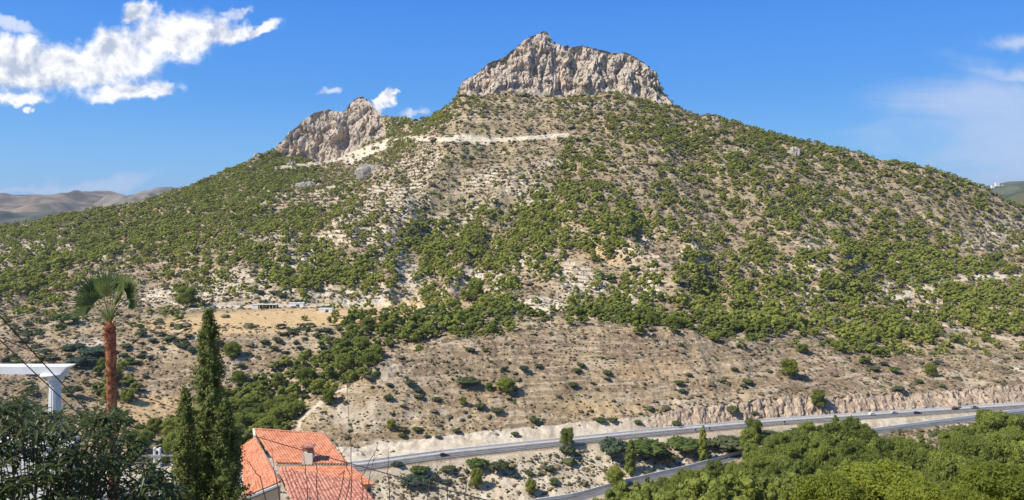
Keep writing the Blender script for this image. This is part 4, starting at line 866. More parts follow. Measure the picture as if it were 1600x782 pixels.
# ------------------------------------------------------------------ cypresses
def cypress(px, pyt, D, wb, label, seed, n=5200):
    rr = np.random.default_rng(seed); base = P(px, 0, D); base[2] = ground_at(px, D); top = P(px, pyt, D); H = top[2] - base[2]
    t = thing('cypress_tree', label, 'tree', tuple(base)); pts = []; nr_ = []
    ntw = int(n / 26); V_ = []; Fq_ = []; k0 = 0
    cores = MB()
    nc2 = 26
    for i in range(nc2):
        s = i / nc2; rad = wb / 2 * (1 - s) ** 0.78 * .62 + .05; a = i * 2.4
        iv, if_ = ICO[1]; c = np.array([math.cos(a) * rad * .25, math.sin(a) * rad * .25, H * (.03 + .95 * s)])
        cores.add(iv * [rad, rad, H / nc2 * 1.3] * rr.uniform(.7, 1.12, (len(iv), 1)) + c, if_)
    sp_c = []; sp_n = []
    for i in range(ntw):      # upright sprays
        s = rr.random() ** 1.25; a = rr.uniform(0, 6.28); lump = 1 + .22 * math.sin(a * 3 + s * 17 + seed) + .13 * math.sin(s * 43 + a * 2); rad = wb / 2 * ((1 - s) ** 0.72) * lump + .04
        L_ = rr.uniform(.35, .85) * (1.05 - .5 * s); o_ = np.array([math.cos(a), math.sin(a), 0]); p0 = o_ * rad * .55 + [0, 0, H * s]; p1 = o_ * rad + [0, 0, H * s + L_ * .75]
        m = 26; q = rr.random(m)[:, None]; c = p0 + (p1 - p0) * q + rr.normal(size=(m, 3)) * .055 * [1, 1, 1.3]; sp_c.append(c); sp_n.append(np.repeat((o_ + [0, 0, .5])[None], m, 0))
    tipn = 40; q = rr.random(tipn); sp_c.append(np.stack([rr.normal(size=tipn) * .05, rr.normal(size=tipn) * .05, H * (.955 + .05 * q)], -1)); sp_n.append(np.repeat([[0, 0, 1.]], tipn, 0))
    c = np.vstack(sp_c); nn = np.vstack(sp_n); v, f = leaf_quads(c, nn, .042, rr, elong=1.7, flat=.5)
    b = MB(); b.add(v, f); b.v += cores.v; 
    for ff in cores.f3: b.f3.append(ff + b.n)
    b.build('foliage', M['cypress'], t); g = MB(); g.tube([[0, 0, -.2], [0, 0, H * .5], [0, 0, H * .93]], [.14, .09, .02], 7); g.build('trunk', M['bark'], t)
    cn = MB(); 
    for i in range(90):
        s = rr.random() * .8 + .1; a = rr.uniform(0, 6.28); rad = wb / 2 * (1 - s) ** .72 * rr.uniform(.9, 1.05); cn.add(ICO[0][0] * .028 + [rad * math.cos(a), rad * math.sin(a), H * s], ICO[0][1])
    cn.build('cones', mat('cypress_cone', (.42, .33, .17), .8), t); return t
cypress(326, 491, 36, 3.5, 'tallest cypress, dark green and pointed, in front of the golden field', 5, 26000)
cypress(290, 613, 34, 1.9, 'shorter slim cypress left of the tallest one', 9, 15000)
cypress(352, 632, 34.5, 2.7, 'lowest cypress, merged with the right side of the tallest one beside the red roof', 13, 17000)

# ------------------------------------------------------------------ long leaved garden tree in the lower left corner
def mango():
    rr = np.random.default_rng(21); base = P(60, 0, 9.5); base[2] = ground_at(60, 9.5)
    t = thing('mango_tree', 'dense garden tree with long drooping glossy leaves filling the lower left corner', 'tree', tuple(base))
    tx = [-160, -60, 0, 30, 60, 90, 110, 140, 165, 185, 200, 213, 228, 250, 270, 285]; ty = [600, 612, 626, 618, 626, 640, 652, 640, 636, 632, 655, 690, 712, 735, 750, 790]
    leaves = MB(); twigs = MB(); tips = []
    for i in range(1050):
        px = rr.uniform(-150, 284); yt = np.interp(px, tx, ty); py = yt + 12 + (930 - yt) * rr.random() ** 1.15; dd = rr.uniform(7.6, 10.6)
        if py - yt > 30 and rr.random() < .12: continue
        tips.append(P(px, py, dd))
    hub = base + np.array([0, 0, 1.5])
    for tp in tips:
        out = tp - (base + np.array([0, 0, (tp[2] - base[2]) * .6])); out /= np.linalg.norm(out) + 1e-6
        if rr.random() < .5: back = tp - out * rr.uniform(.3, .7) - [0, 0, .15]; twigs.tube([back, (back + tp) / 2 + rr.normal(size=3) * .02, tp], [.008, .006, .004], 4, cap=False)
        nl = rr.integers(9, 15); a0 = rr.uniform(0, 6.28)
        for k in range(nl):
            a = a0 + k * 2.4; el_ = rr.uniform(-.35, .85); d = np.array([math.cos(a) * math.cos(el_), math.sin(a) * math.cos(el_), math.sin(el_)]) + out * .25 + np.array([0, 0, .1]); d /= np.linalg.norm(d)
            L_ = rr.uniform(.12, .22); w_ = L_ * rr.uniform(.085, .12); sd = np.cross(d, [0, 0, 1.]); sd /= np.linalg.norm(sd) + 1e-6; st = tp + d * .02 + rr.normal(size=3) * .02
            V_ = []; dr = rr.uniform(.25, .75)
            for q, wq in ((0, .15), (.25, .85), (.55, 1.0), (.82, .6), (1, .04)):
                c = st + d * L_ * q + np.array([0, 0, -dr * L_ * q * q]); V_ += [c - sd * w_ * wq + [0, 0, w_ * wq * .35], c, c + sd * w_ * wq + [0, 0, w_ * wq * .35]]
            F_ = []
            for q in range(4): F_ += [[3 * q, 3 * q + 1, 3 * q + 4, 3 * q + 3], [3 * q + 1, 3 * q + 2, 3 * q + 5, 3 * q + 4]]
            leaves.add(V_, F_)
    for v in leaves.v: v -= base
    for v in twigs.v: v -= base
    leaves.build('leaves', M['mango'], t)
    for k in range(9):
        e = tips[rng.integers(len(tips))] - base; twigs.tube([[0, 0, .9], e * .4 + [0, 0, .6], e * .8], [.06, .035, .012], 6)
    twigs.build('branches', M['twig'], t); g = MB(); g.tube([[0, 0, -.3], [.03, 0, .6], [0, 0, 1.2]], [.13, .11, .08], 8); g.build('trunk', M['bark'], t)
mango()

# ------------------------------------------------------------------ white pergola on its terrace
def pergola():
    D = 13.0; s = D / F; c = P(86, 0, D); zt = (HY - 583) * s; zb = (HY - 690) * s
    t = thing('pergola', 'white classical pergola corner: fluted column under a long square beam', 'pergola', (c[0], D, zb))
    H = zt - zb; cr0 = 0.098
    n = 48; an = np.arange(n) / n * 2 * np.pi; V_ = []
    for z, k in ((.10, 1.0), (H * .5, .95), (H - .16, .86)):
        rr_ = cr0 * k * (1 - .10 * (np.cos(an * 16) > .2)); V_.append(np.stack([rr_ * np.cos(an), rr_ * np.sin(an), np.full(n, z)], -1))
    b = MB(); i = np.arange(2)[:, None] * n; j = np.arange(n)[None]; b.add(np.vstack(V_), np.stack([i + j, i + (j + 1) % n, i + n + (j + 1) % n, i + n + j], -1).reshape(-1, 4)); b.build('column', M['white'], t)
    b = MB(); b.lathe([(.084, H - .17), (.10, H - .155), (.10, H - .135), (.09, H - .125), (.10, H - .10), (.15, H - .055), (.155, H - .04), (0, H - .04)], (0, 0, 0), 28); b.box((0, 0, H - .02), (.31, .31, .045)); b.build('capital', M['white'], t, True)
    b = MB(); b.box((0, 0, .03), (.30, .30, .06)); b.lathe([(.14, .06), (.145, .075), (.13, .09), (.115, .1), (.09, .11)], (0, 0, 0), 28); b.build('base', M['white'], t)
    # the beam runs to the left and ends in a moulded tip on the right
    bt = (HY - 571) * s - zb; bb = H + .002; x1 = .28
    b = MB(); y0, y1 = -.12, .12; xs = -3.6
    b.hexa([[xs, y0, bb], [x1 - .13, y0, bb], [x1 - .13, y1, bb], [xs, y1, bb], [xs, y0, bt], [x1 - .02, y0, bt], [x1 - .02, y1, bt], [xs, y1, bt]])
    b.hexa([[x1 - .128, y0 + .005, bb + .045], [x1 - .06, y0 + .005, bb + .07], [x1 - .06, y1 - .005, bb + .07], [x1 - .128, y1 - .005, bb + .045], [x1 - .128, y0 + .005, bt - .003], [x1, y0 + .005, bt - .003], [x1, y1 - .005, bt - .003], [x1 - .128, y1 - .005, bt - .003]])
    b.build('beam', M['white'], t)
    g = ground_at(60, D); w = MB(); w.box((c[0] - 1.3, D + .02, (zb + g) / 2 - .2), (3.2, .35, zb - g + .3)); w.box((c[0] - 1.3, D + .02, zb - .02), (3.3, .42, .06))
    tag(w.build('garden_wall', M['white']), 'white rendered garden wall glimpsed through the leaves under the white column', 'wall')
pergola()

# ------------------------------------------------------------------ the house with the red tile roofs
M['tile'] = mat('clay_tile', (0.5, 0.17, 0.1), 0.85, varied((0.50, 0.185, 0.105), (0.64, 0.29, 0.175), 2.2, 6, .35, .62, bump=0.1, bscale=30), spec=0.05)
M['tile_old'] = mat('old_clay_tile', (0.42, 0.2, 0.15), 0.9, varied((0.36, 0.13, 0.09), (0.56, 0.30, 0.22), 4.5, 8, .4, .6, bump=0.2, bscale=30))
def tiled(name, A, B, C, Dd_, mt, parent, pitch=.21, course=.40, amp=.036):
    """A-B the upper edge, D-C the lower edge; barrel tiles run from upper to lower"""
    A, B, C, Dd_ = [np.array(x, float) for x in (A, B, C, Dd_)]
    w = max(np.linalg.norm(B - A), np.linalg.norm(C - Dd_)); l = max(np.linalg.norm(Dd_ - A), np.linalg.norm(C - B)); nu = int(w / pitch) * 8 + 1; nc3 = max(2, int(l / course))
    u_ = np.linspace(0, 1, nu); vv = []; 
    for k in range(nc3): vv += [(k / nc3, 0.0), ((k + .985) / nc3, .012)]
    nrm = np.cross(B - A, Dd_ - A); nrm /= np.linalg.norm(nrm); nrm = nrm if nrm[2] > 0 else -nrm; V_ = []; rr = np.random.default_rng(int(abs(A[0]) * 100)); jit = rr.normal(size=(nc3, nu // 8 + 1)) * .007
    for i, (v_, lift) in enumerate(vv):
        base = ((A * (1 - v_) + Dd_ * v_)[None] * (1 - u_)[:, None] + (B * (1 - v_) + C * v_)[None] * u_[:, None])
        prof = amp * (np.abs(np.sin(u_ * (nu - 1) / 8 * np.pi)) ** .6) + lift + np.repeat(jit[i // 2], 8)[:nu]
        V_.append(base + nrm[None] * prof[:, None])
    n = nu; i = np.arange(len(vv) - 1)[:, None] * n + np.arange(n - 1)[None]; f = np.stack([i, i + 1, i + n + 1, i + n], -1).reshape(-1, 4)
    v = np.vstack(V_); k = len(v); under = v - nrm * .09
    ring = np.concatenate([np.arange(n), np.arange(1, len(vv)) * n + n - 1, (len(vv) - 1) * n + np.arange(n - 2, -1, -1), np.arange(len(vv) - 2, 0, -1) * n])
    fr = np.stack([ring, np.roll(ring, -1), np.roll(ring, -1) + k, ring + k], -1)
    return mk(name, np.vstack([v, under]), np.vstack([f, f[:, ::-1] + k, fr]), mt, parent)
def house():
    o = P(480, 740, 52); t = thing('house', 'old house with two salmon red tiled roofs and a small square chimney', 'house', tuple(o))
    q = lambda px, py, D: P(px, py, D) - o
    up = q(397, 672, 57.5), q(509, 680, 57.5), q(545, 725, 53.0), q(431, 723, 53.0)
    r1 = tiled('roof', *up, M['tile'], t)
    lo = q(433, 729.5, 52.9), q(548, 728.5, 52.9), q(584, 757, 50.4), q(455, 800, 48.4)
    r2 = tiled('roof', q(433, 729.5, 52.9), q(548, 728.5, 52.9), q(586, 757, 50.6), q(446, 766, 50.2), M['tile'], t)
    r4 = tiled('porch_roof', q(436, 733, 52.2) + [0, 0, .04], q(560, 752, 50.6) + [0, 0, .05], q(600, 800, 47.8), q(462, 803, 47.6), M['tile_old'], t, pitch=.26, amp=.07)
    r3 = tiled('roof', q(375, 699, 57.0), q(398, 684, 56.5), q(436.5, 754, 50.3), q(381, 777, 49.7), M['tile'], t)
    # ridge and hip caps
    rd = MB(); rd.tube([q(397, 670.5, 57.6), q(440, 673.5, 57.6), q(509, 679, 57.6)], .08, 8); rd.build('ridge_cap', M['tile'], r1)
    hp = MB(); hp.tube([q(398, 683.5, 56.6), q(418, 719, 53.4), q(437, 753.5, 50.4)], .09, 8); hp.build('hip_cap', M['tile_old'], r3)
    hp = MB(); hp.tube([q(397, 671, 57.6), q(398.5, 684, 56.6)], .10, 8); hp.build('verge', M['cream'], r1)
    # walls
    wl = MB()
    def wall(a, b, zlo): wl.hexa([[a[0], a[1], zlo], [b[0], b[1], zlo], [b[0], b[1] + .3, zlo], [a[0], a[1] + .3, zlo], [a[0], a[1], a[2]], [b[0], b[1], b[2]], [b[0], b[1] + .3, b[2]], [a[0], a[1] + .3, a[2]]])
    zlo = ground_at(480, 52) - o[2] - .5
    wall(q(383, 780, 49.9), q(436, 758.5, 50.4), zlo)
    wall(q(433, 725.5, 53.05), q(545, 727, 53.05), q(433, 731, 53.0)[2])
    wall(q(548, 731, 52.6), q(580, 757.5, 51.0), zlo)
    a = q(383, 780, 50.0); b_ = q(378, 702, 57.0); wl.hexa([[a[0], a[1], zlo], [a[0] + .25, a[1], zlo], [b_[0] + .25, b_[1], zlo], [b_[0], b_[1], zlo], [a[0], a[1], a[2]], [a[0] + .25, a[1], a[2]], [b_[0] + .25, b_[1], b_[2]], [b_[0], b_[1], b_[2]]])
    wl.build('wall', M['cream'], t)
    bd = MB(); x0, x1 = q(381, 779.5, 49.55), q(438.5, 756, 50.1); bd.hexa([x0 - [0, .06, .12], x1 - [0, .06, .12], x1 - [0, -.05, .12], x0 - [0, -.05, .12], x0 - [0, .06, -.03], x1 - [0, .06, -.03], x1 - [0, -.05, -.03], x0 - [0, -.05, -.03]]); bd.build('verge_board', M['white'], t)
    gt = MB(); gt.tube([x0 - [0, .12, .14], x1 - [0, .12, .14]], .035, 6); gt.build('gutter', M['wire'], t)
    et = MB()
    for k in range(24):
        s = k / 23; p_ = q(433, 727, 53) * (1 - s) + q(545, 727, 53) * s - np.array([0, .06, -.02]); et.box(p_, (.09, .10, .13))
    et.build('eave_tiles', M['grave'], t)
    ch = q(481, 731, 53.2); b = MB(); b.box(ch + [0, .1, .40], (.70, .6, 1.15)); cm_ = b.build('chimney', M['cream'], t)
    b = MB(); 
    for sx in (-.3, .3):
        for sy in (-.2, .2): b.box(ch + [sx * .9, .1 + sy, 1.18], (.08, .08, .42))
    b.box(ch + [0, .32, 1.12], (.5, .06, .3)); b.build('chimney_pot', M['tile_old'], cm_)
    b = MB(); b.box(ch + [0, .1, 1.42], (.88, .74, .07)); b.box(ch + [0, .1, 1.47], (.7, .6, .05)); b.build('chimney_cap', M['tile_old'], cm_)
    lp = q(577, 762, 50.3); b = MB(); b.tube([lp + [-.25, 0, .1], lp + [0, 0, .12], lp], .02, 5); b.box(lp - [0, 0, .14], (.16, .16, .24), taper=1.3); b.box(lp, (.22, .22, .05), taper=.5); b.build('wall_lantern', M['wire'], t)
house()

# ------------------------------------------------------------------ cars
def car(px, off, colr, label, kind='hatch', s=1.0):
    D = float(D1(np.array([px]))[0]) + off; x = (px - CX) / F * D; dx = 5.; D_ = float(D1(np.array([px + 10]))[0]) + off; rz = math.atan2(D_ - D, (px + 10 - CX) / F * D_ - x)
    t = thing('parked_car' if False else 'car', label, 'car', (x, D, ZR + .12), rz)
    bm = mat('car_paint', colr, .3, spec=.6); w = .88
    pr = {'hatch': [(-2.05, .35), (-2.1, .75), (-1.95, 1.0), (-1.7, 1.42), (-1.2, 1.5), (.15, 1.48), (.95, 1.02), (1.85, .9), (2.1, .65), (2.1, .35)],
          'suv': [(-2.2, .4), (-2.25, .9), (-2.15, 1.15), (-1.95, 1.62), (-1.5, 1.72), (.1, 1.68), (.8, 1.15), (1.9, 1.0), (2.2, .75), (2.2, .4)]}[kind]
    b = MB(); n = len(pr); V_ = []
    for y, k in ((-w, 0), (-w * .86, 1), (w * .86, 1), (w, 0)):
        V_ += [[a * s, y * s, (h - (0 if k else .06 * (h > .5))) * s] if not (h > 1.1 and not k) else [a * s * .97, y * .92 * s, (h - .1) * s] for a, h in pr]
    F_ = [[k * n + i, k * n + (i + 1) % n, (k + 1) * n + (i + 1) % n, (k + 1) * n + i] for k in range(3) for i in range(n)]
    b.add(V_, F_); 
    for k in (0, 3):
        c = np.mean(np.array(V_[k * n:(k + 1) * n]), axis=0); b.add(V_[k * n:(k + 1) * n] + [c], [[i, (i + 1) % n, n] for i in range(n)])
    b.build('body', bm, t)
    g = MB(); top = pr[4][1] - .1; zs = pr[2][1] + .02
    for sg in (-1, 1): y = sg * (w + .004); g.add([[-1.75 * s, y * s, zs * s], [.75 * s, y * s, zs * s], [.15 * s, y * .93 * s, top * s], [-1.5 * s, y * .93 * s, top * s]], [[0, 1, 2, 3]])
    g.hexa([[.2 * s, -.7 * s, (top + .04) * s], [.2 * s, .7 * s, (top + .04) * s], [.16 * s, .7 * s, (top + .02) * s], [.16 * s, -.7 * s, (top + .02) * s], [1.0 * s, -.74 * s, 1.06 * s], [1.0 * s, .74 * s, 1.06 * s], [.9 * s, .74 * s, 1.03 * s], [.9 * s, -.74 * s, 1.03 * s]])
    g.build('windows', M['glass'], t)
    for xx in (-1.3, 1.3):
        for sg in (-1, 1):
            wv = MB(); wv.tube([[xx * s, sg * .72 * s, .33 * s], [xx * s, sg * .92 * s, .33 * s]], .33 * s, 14); wo_ = wv.build('wheel', M['rubber'], t)
            hb = MB(); hb.tube([[xx * s, sg * .915 * s, .33 * s], [xx * s, sg * .935 * s, .33 * s]], .19 * s, 10); hb.build('hubcap', M['steel'], wo_)
    for sg in (-1, 1):
        b = MB(); b.box((2.09 * s, sg * .62 * s, .72 * s), (.06, .34, .14)); b.build('headlight', M['white'], t)
car(694, -1.5, (.012, .014, .014), 'black car alone on the left stretch of the highway', 'hatch')
car(1363, 1.5, (.75, .75, .75), 'white car on the highway, first from the left of the group below the rock face')
car(1397, 1.8, (.45, .46, .48), 'silver car on the highway between the white car and the dark blue one')
car(1434, -3.2, (.012, .02, .07), 'dark blue car in the near lane of the highway', 'suv')
car(1493, 1.7, (.10, .03, .025), 'dark red car on the highway between the dark blue and the grey one')
car(1523, 1.5, (.20, .24, .30), 'blue grey car on the highway nearest the right edge', 'suv')

# ------------------------------------------------------------------ pylons, poles and small posts
def pole(px, pyb, pyt, label, arms=2, lattice=False, w=.28):
    p = hit(px, pyb); s = p[1] / F; H = (pyb - pyt) * s; t = thing('utility_pole', label, 'utility pole', tuple(p))
    b = MB()
    if lattice:
        for sx in (-1, 1):
            for sy in (-1, 1): b.tube([[sx * .5, sy * .5, -.5], [sx * .15, sy * .15, H]], .07, 4)
        nn = int(H / 1.2)
        for k in range(nn):
            z0, z1 = k * H / nn, (k + 1) * H / nn; a0, a1 = .5 - .35 * z0 / H, .5 - .35 * z1 / H
            for sy in (-1, 1): b.tube([[-a0, sy * a0, z0], [a1, sy * a1, z1]], .035, 3); b.tube([[a0 * sy, -a0, z0], [a1 * sy, a1, z1]], .035, 3)
    else: b.tube([[0, 0, -.5], [0, 0, H]], [w * .6, w * .4], 8)
    b.build('mast', M['steel'], t)
    for k in range(arms):
        a = MB(); z = H - .25 - k * 1.3; a.tube([[-1.5, 0, z], [1.5, 0, z]], .09, 5); c_ = a.build('crossarm', M['steel'], t)
        for xx in (-1.4, 0, 1.4): ins_ = MB(); ins_.tube([[xx, 0, z + .05], [xx, 0, z + .4]], .07, 6); ins_.build('insulator', M['white'], c_)
pole(1425, 455, 428, 'grey lattice pylon highest on the wooded slope at the right', 2, True)
pole(1303, 516, 496, 'grey pylon with crossarms, leftmost of the right hand pylons', 2, True)
pole(1448, 530, 506, 'slim pole on the terraces, between the leftmost and the white footed pylon', 1)
pole(1482, 535, 502, 'tall slim pylon with a white foot near the wooded spur crest', 2, True)
pole(1564, 576, 561, 'short dark pole beside the white rocks at the right edge', 1)
pole(1526, 577, 562, 'short pole just left of the one by the white rocks', 1)
pole(947, 499, 472, 'thin pale pole standing on the crest of the bare spur', 0, False, .3)
def near_pole():
    D = 62; p = P(245.5, 727, D); g = ground_at(245, D); t = thing('transformer_pole', 'pale concrete electricity pole with a slotted head between the garden tree and the cypresses', 'utility pole', (p[0], D, g))
    s = D / F; H = (HY - 700) * s - g; b = MB(); w = .20
    for sx in (-1, 1): b.box((sx * w, 0, H / 2), (.12, .25, H))
    for k in range(12): b.box((0, 0, H - .15 - k * .62), (.30, .2, .13))
    b.build('mast', M['white'], t); b = MB(); b.box((.4, -.16, H - .55), (3.6, .09, .11)); c_ = b.build('crossarm', M['steel'], t)
    for xx in (-1.2, .9, 2.0): b = MB(); b.tube([[xx, -.16, H - .5], [xx, -.16, H - .2]], .05, 6); b.build('insulator', M['glass'], c_)
near_pole()
def wire(label, pts, rad=.012, sag=0.0):
    w = []; pts = [np.array(p_, float) for p_ in pts]
    for a, b in zip(pts[:-1], pts[1:]):
        for k in range(16): s = k / 16; w.append(a * (1 - s) + b * s - np.array([0, 0, sag * 4 * s * (1 - s)]))
    w.append(pts[-1]); b = MB(); b.tube(w, rad, 5); tag(b.build('overhead_cable', M['wire']), label, 'cable')
wire('upper of the two thick black cables sloping down at the left edge', [P(-60, 420, 9), P(0, 494, 10), P(146, 653, 13), P(215, 730, 15)], .0085)
wire('lower of the two thick black cables sloping down at the left edge', [P(-60, 480, 9.5), P(0, 532, 10.5), P(115, 640, 13.5), P(190, 700, 15)], .008)
wire('thin black cable running from the left edge past the palm trunk to the cypress', [P(-40, 512, 20), P(0, 528, 21), P(120, 580, 26), P(280, 641, 33)], .012)
wire('black cable crossing in front of the red roof to the frame bottom', [P(330, 655, 44), P(402, 683, 40), P(600, 739, 30), P(790, 789, 22)], .020, 0.02)
wire('thin cable from the concrete pole to the left', [P(205, 699, 58), P(245, 704, 62)], .02); wire('thin cable from the concrete pole to the cypresses', [P(252, 704, 62), P(300, 712, 55)], .02)
wire('thin cable dropping from the concrete pole behind the cypresses', [P(255, 706, 62), P(285, 745, 58)], .02)

# ------------------------------------------------------------------ bare twigs near the camera
def twigs(cx, D, stems, label, seed, name='bare_shrub'):
    rr = random.Random(seed); base = P(cx, 0, D); base[2] = ground_at(cx, D); t = thing(name, label, 'shrub', tuple(base)); k = 0
    for (xb, xm, ym, xt, yt) in stems:
        b = MB(); p0 = np.array([0, 0, 0.]); p1 = P(xb, 830, D + .1) - base; p2 = P(xm, ym, D) - base; p3 = P(xt, yt, D - .1) - base
        pts = [p0 + (p1 - p0) * i / 3 for i in range(3)] + [p1 * (1 - i / 4) + p2 * i / 4 + np.array([rr.gauss(0, .008), 0, 0]) for i in range(4)] + [p2 * (1 - i / 8) + p3 * i / 8 + np.array([rr.gauss(0, .008), 0, 0]) for i in range(9)]
        rad = np.linspace(.010, .0022, len(pts)); b.tube(pts, rad, 5)
        for j in range(6, len(pts) - 1, 3):
            L_ = rr.uniform(.05, .16) * D / 12; a = rr.choice([-1, 1]); q = pts[j]; b.tube([q, q + np.array([a * L_ * .5, 0, L_ * .6]), q + np.array([a * L_ * .8, 0, L_ * 1.3])], [.0026, .002, .0012], 4)
        b.build('stem', M['twig'], t)
twigs(540, 12, [(548, 549, 740, 541, 560), (565, 566, 745, 588, 700), (530, 548, 745, 525, 690), (480, 480, 745, 472, 705), (500, 495, 735, 488, 700), (585, 572, 770, 590, 690), (520, 540, 735, 520, 752)], 'leafless shrub with one tall dark stem rising in front of the red roof', 4)
twigs(430, 11, [(430, 405, 745, 386, 720), (445, 430, 745, 424, 700)], 'two leafless arching twigs in front of the left roof slope', 6)
twigs(700, 12, [(683, 684, 755, 683, 715), (660, 672, 748, 690, 738), (720, 730, 750, 740, 730), (610, 606, 745, 607, 700), (697, 700, 750, 704, 720)], 'leafless shrub right of the red roof in front of the pale bank', 8)
twigs(625, 12, [(655, 640, 765, 628, 772)], 'low leafless twig at the frame bottom right of the red roof', 10)
M['greytwig'] = foliage('grey_twiggy_leaves', (0.22, 0.18, 0.19), (0.36, 0.30, 0.31), .1)
for px, pt, w_, lab in ((485, 772, .55, 'pinkish grey twiggy shrub top at the frame bottom in front of the porch roof'), (600, 777, .38, 'low grey green shrub top at the frame bottom by the corner of the roof')):
    D = 12; p = P(px, pt, D); g = ground_at(px, D); hh = p[2] - g; t = thing('twiggy_shrub', lab, 'shrub', (p[0], D, g)); rr = np.random.default_rng(px)
    b = MB(); 
    for k in range(40): a = rr.uniform(0, 6.28); q = rr.random() ** .5 * w_; b.tube([[0, 0, 0], [math.cos(a) * q * .5, math.sin(a) * q * .5, hh * .6], [math.cos(a) * q, math.sin(a) * q, hh * (1 - .25 * (q / w_) ** 2) * rr.uniform(.93, 1.0)]], [.012, .007, .002], 4)
    b.build('stems', M['twig'], t); n_ = 900; c = np.stack([rr.normal(size=n_) * w_ * .5, rr.normal(size=n_) * w_ * .5, hh * .93 + rr.normal(size=n_) * .09], -1); c[:, 2] -= (c[:, 0] ** 2 + c[:, 1] ** 2) * .25 / w_ ; v, f = leaf_quads(c, np.repeat([[0, 0, 1.]], n_, 0), .009, rr, 2.2); b = MB(); b.add(v, f); b.build('foliage', M['greytwig'], t)

# ------------------------------------------------------------------ bright pines of the near garden, right
CR['near'] = [crown(85, 420, .0125, 200 + k, core=1, cs=.55, fl=.5) for k in range(3)]
for k, (px, pt, D, w_, lab) in enumerate([(1376, 735, 68, 8.6, 'sunlit yellow green treetop at the frame bottom, the large left one of the near trees'), (1298, 752, 60, 5.4, 'smaller yellow green treetop adjoining the large near one on its left'), (1440, 762, 58, 4.2, 'low yellow green treetop between the large near one and the corner tree'),
                                          (1578, 737, 56, 6.6, 'sunlit yellow green treetop in the bottom right corner'), (1512, 770, 54, 3.6, 'low yellow green treetop left of the corner one at the frame bottom')]):
    p = P(px, pt, D); g = ground_at(px, D); tree('garden_pine', np.array([p[0], D, g]), w_, p[2] - g + .3, lab, 'tree', key='near', m='pine_bright', k=k % 3)
tree('pine_tree', hit(1560, 705) - [0, 0, .3], 17, 17, 'largest dark pine of the lower wood, at the right edge just below the roads', 'tree', key='pine_a')

# ------------------------------------------------------------------ farm buildings by the golden field
def block(px0, px1, py, hpx, label, dark=False, name='farm_building'):
    a = hit((px0 + px1) / 2, py); s = a[1] / F; w_ = (px1 - px0) * s; h = hpx * s; t = thing(name, label, 'building', tuple(a))
    b = MB()
    if dark:
        b.box((-w_ * .38, 0, h / 2 - .5), (w_ * .24, 5, h + 1)); b.box((w_ * .12, 2.3, h / 2 - .5), (w_ * .76, .3, h + 1)); b.build('wall', M['white'], t)
        for k in range(6): c = MB(); c.box((-w_ * .2 + k * w_ * .135, -2.2, h * .42), (.3, .3, h * .84)); c.build('post', M['white'], t)
        b = MB(); b.box((0, 0, h + .1), (w_ * 1.03, 5.6, .25)); b.build('roof', M['cream'], t); b = MB(); b.box((w_ * .12, 1.6, h * .45), (w_ * .74, .8, h * .8)); b.build('bay_shade', M['glass'], t)  # dark box stands in for the shade inside the open bays
    else:
        b.box((0, 0, h / 2 - .5), (w_, 4, h + 1)); b.build('wall', M['white'], t); b = MB(); b.box((0, 0, h + .1), (w_ * 1.04, 4.4, .22)); b.build('roof', M['white'], t); b = MB(); b.box((w_ * .1, -2.02, h * .35), (w_ * .22, .1, h * .65)); b.build('door', M['glass'], t)
block(396, 434, 482, 6, 'long low white farm shed with dark open bays at the back of the golden field', True)
block(453, 475, 479, 5, 'short ruined white wall right of the long farm shed', name='ruined_building')
block(499, 520, 488, 5.5, 'small pale flat hut beside a green bush at the golden field')
def cabin(px, py, w_, h_, label):
    a = hit(px, py); s = a[1] / F; t = thing('water_tank', label, 'water tank', tuple(a)); b = MB()
    for sx in (-1, 1):
        for sy in (-1, 1): b.box((sx * w_ * s * .4, sy * .8, h_ * s * .25), (.3, .3, h_ * s * .5))
    b.build('legs', M['steel'], t); b = MB(); b.box((0, 0, h_ * s * .75), (w_ * s, 2.2, h_ * s * .5)); b.build('tank', M['glass'], t)
cabin(269, 516, 5, 9, 'little dark box on legs at the left part of the golden field')
for i, (px, py) in enumerate(((128, 533), (133, 536), (152, 553), (158, 553))):
    a = hit(px, py); b = MB(); b.box((0, 0, 2.2), (.7, .7, 5.4), taper=.85); b.box((0, 0, 5), (1, 1, .35)); tag(b.build('stone_pillar', M['concrete'], loc=a), 'pale ruined pillar, %s of the four pillars behind the palm' % ['leftmost', 'second', 'third', 'rightmost'][i], 'pillar', 'ruined pillars behind the palm')
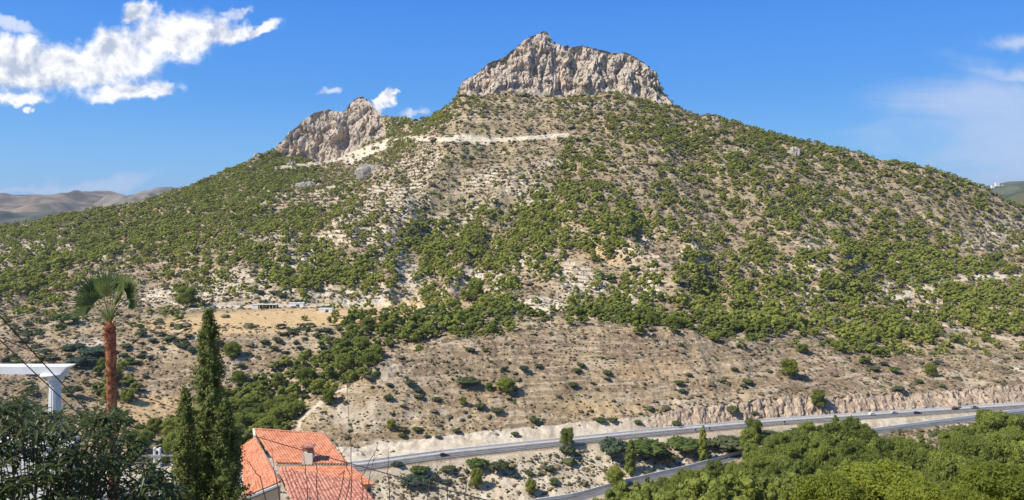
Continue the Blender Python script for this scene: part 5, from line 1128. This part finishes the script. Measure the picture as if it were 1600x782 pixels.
for i, (px, off) in enumerate(((1087, -6.7), (1109, -6.7), (1226, -6.6))):
    D = float(D1(np.array([px]))[0]) + off; b = MB(); b.box((0, 0, 1.1), (.12, .12, 2.2)); b.box((0, -.08, 1.9), (.8, .06, .8)); tag(b.build('road_sign', M['wire'], loc=((px - CX) / F * D, D, ZR)), 'small dark sign at the near edge of the highway, %s' % ['leftmost of the three', 'the middle one', 'nearest the rock face'][i], 'road sign')

# ------------------------------------------------------------------ boulders
for i, (px, py, w_, h_, lab) in enumerate([(1242, 242, 20, 15, 'large pale boulder standing out of the woods under the right ridge'), (580, 272, 50, 18, 'grey limestone outcrop in the middle of the slope between the two peaks'), (478, 291, 34, 9, 'flat grey rock band left below the limestone outcrop'),
                                           (455, 258, 14, 9, 'rounded grey rock at the foot of the left peak'), (1268, 243, 7, 7, 'small upright rock right of the large pale boulder'), (402, 246, 14, 9, 'rock knob on the left skyline below the left peak'), (345, 270, 9, 6, 'small rock on the left wooded skyline'), (1542, 270 + 4, 9, 6, 'small rock at the right end of the ridge')]):
    p = hit(px, py); s = p[1] / F; rr = np.random.default_rng(400 + i); b = MB()
    for k in range(9 if w_ > 15 else 3):
        iv, if_ = ICO[2]; q = iv * (1 + .30 * fbm(iv[:, 0] * 1.8 + k * 7, iv[:, 1] * 1.8, iv[:, 2] * 1.8 + i, o=4))[:, None]; ww = w_ * s * rr.uniform(.16, .26); b.add(q * [ww, 3.0, h_ * s * rr.uniform(.45, .75)] + [rr.uniform(-.3, .3) * w_ * s, rr.uniform(-1, 2), 0], if_)
    m_ = mat('limestone', (.4, .36, .3), .95, varied((.30, .265, .225), (.48, .43, .36), .35, 8, .4, .6, bump=.8, bscale=1.2)) if i == 0 else bpy.data.materials['limestone']
    tag(b.build('boulder', m_, loc=p), lab, 'boulder')

# ------------------------------------------------------------------ haze
def haze():
    m = bpy.data.materials.new('haze'); m.use_nodes = True; t = m.node_tree; t.nodes.clear(); o = N(t, 'ShaderNodeOutputMaterial'); v_ = N(t, 'ShaderNodeVolumePrincipled'); v_.inputs['Color'].default_value = (.72, .82, 1, 1); v_.inputs['Density'].default_value = 0.000042; v_.inputs['Anisotropy'].default_value = .2
    t.links.new(v_.outputs[0], o.inputs['Volume'])
    b = MB(); b.box((0, 4300, 75), (12400, 9600, 490)); h = b.build('haze', m); tag(h, kind='stuff')

haze()
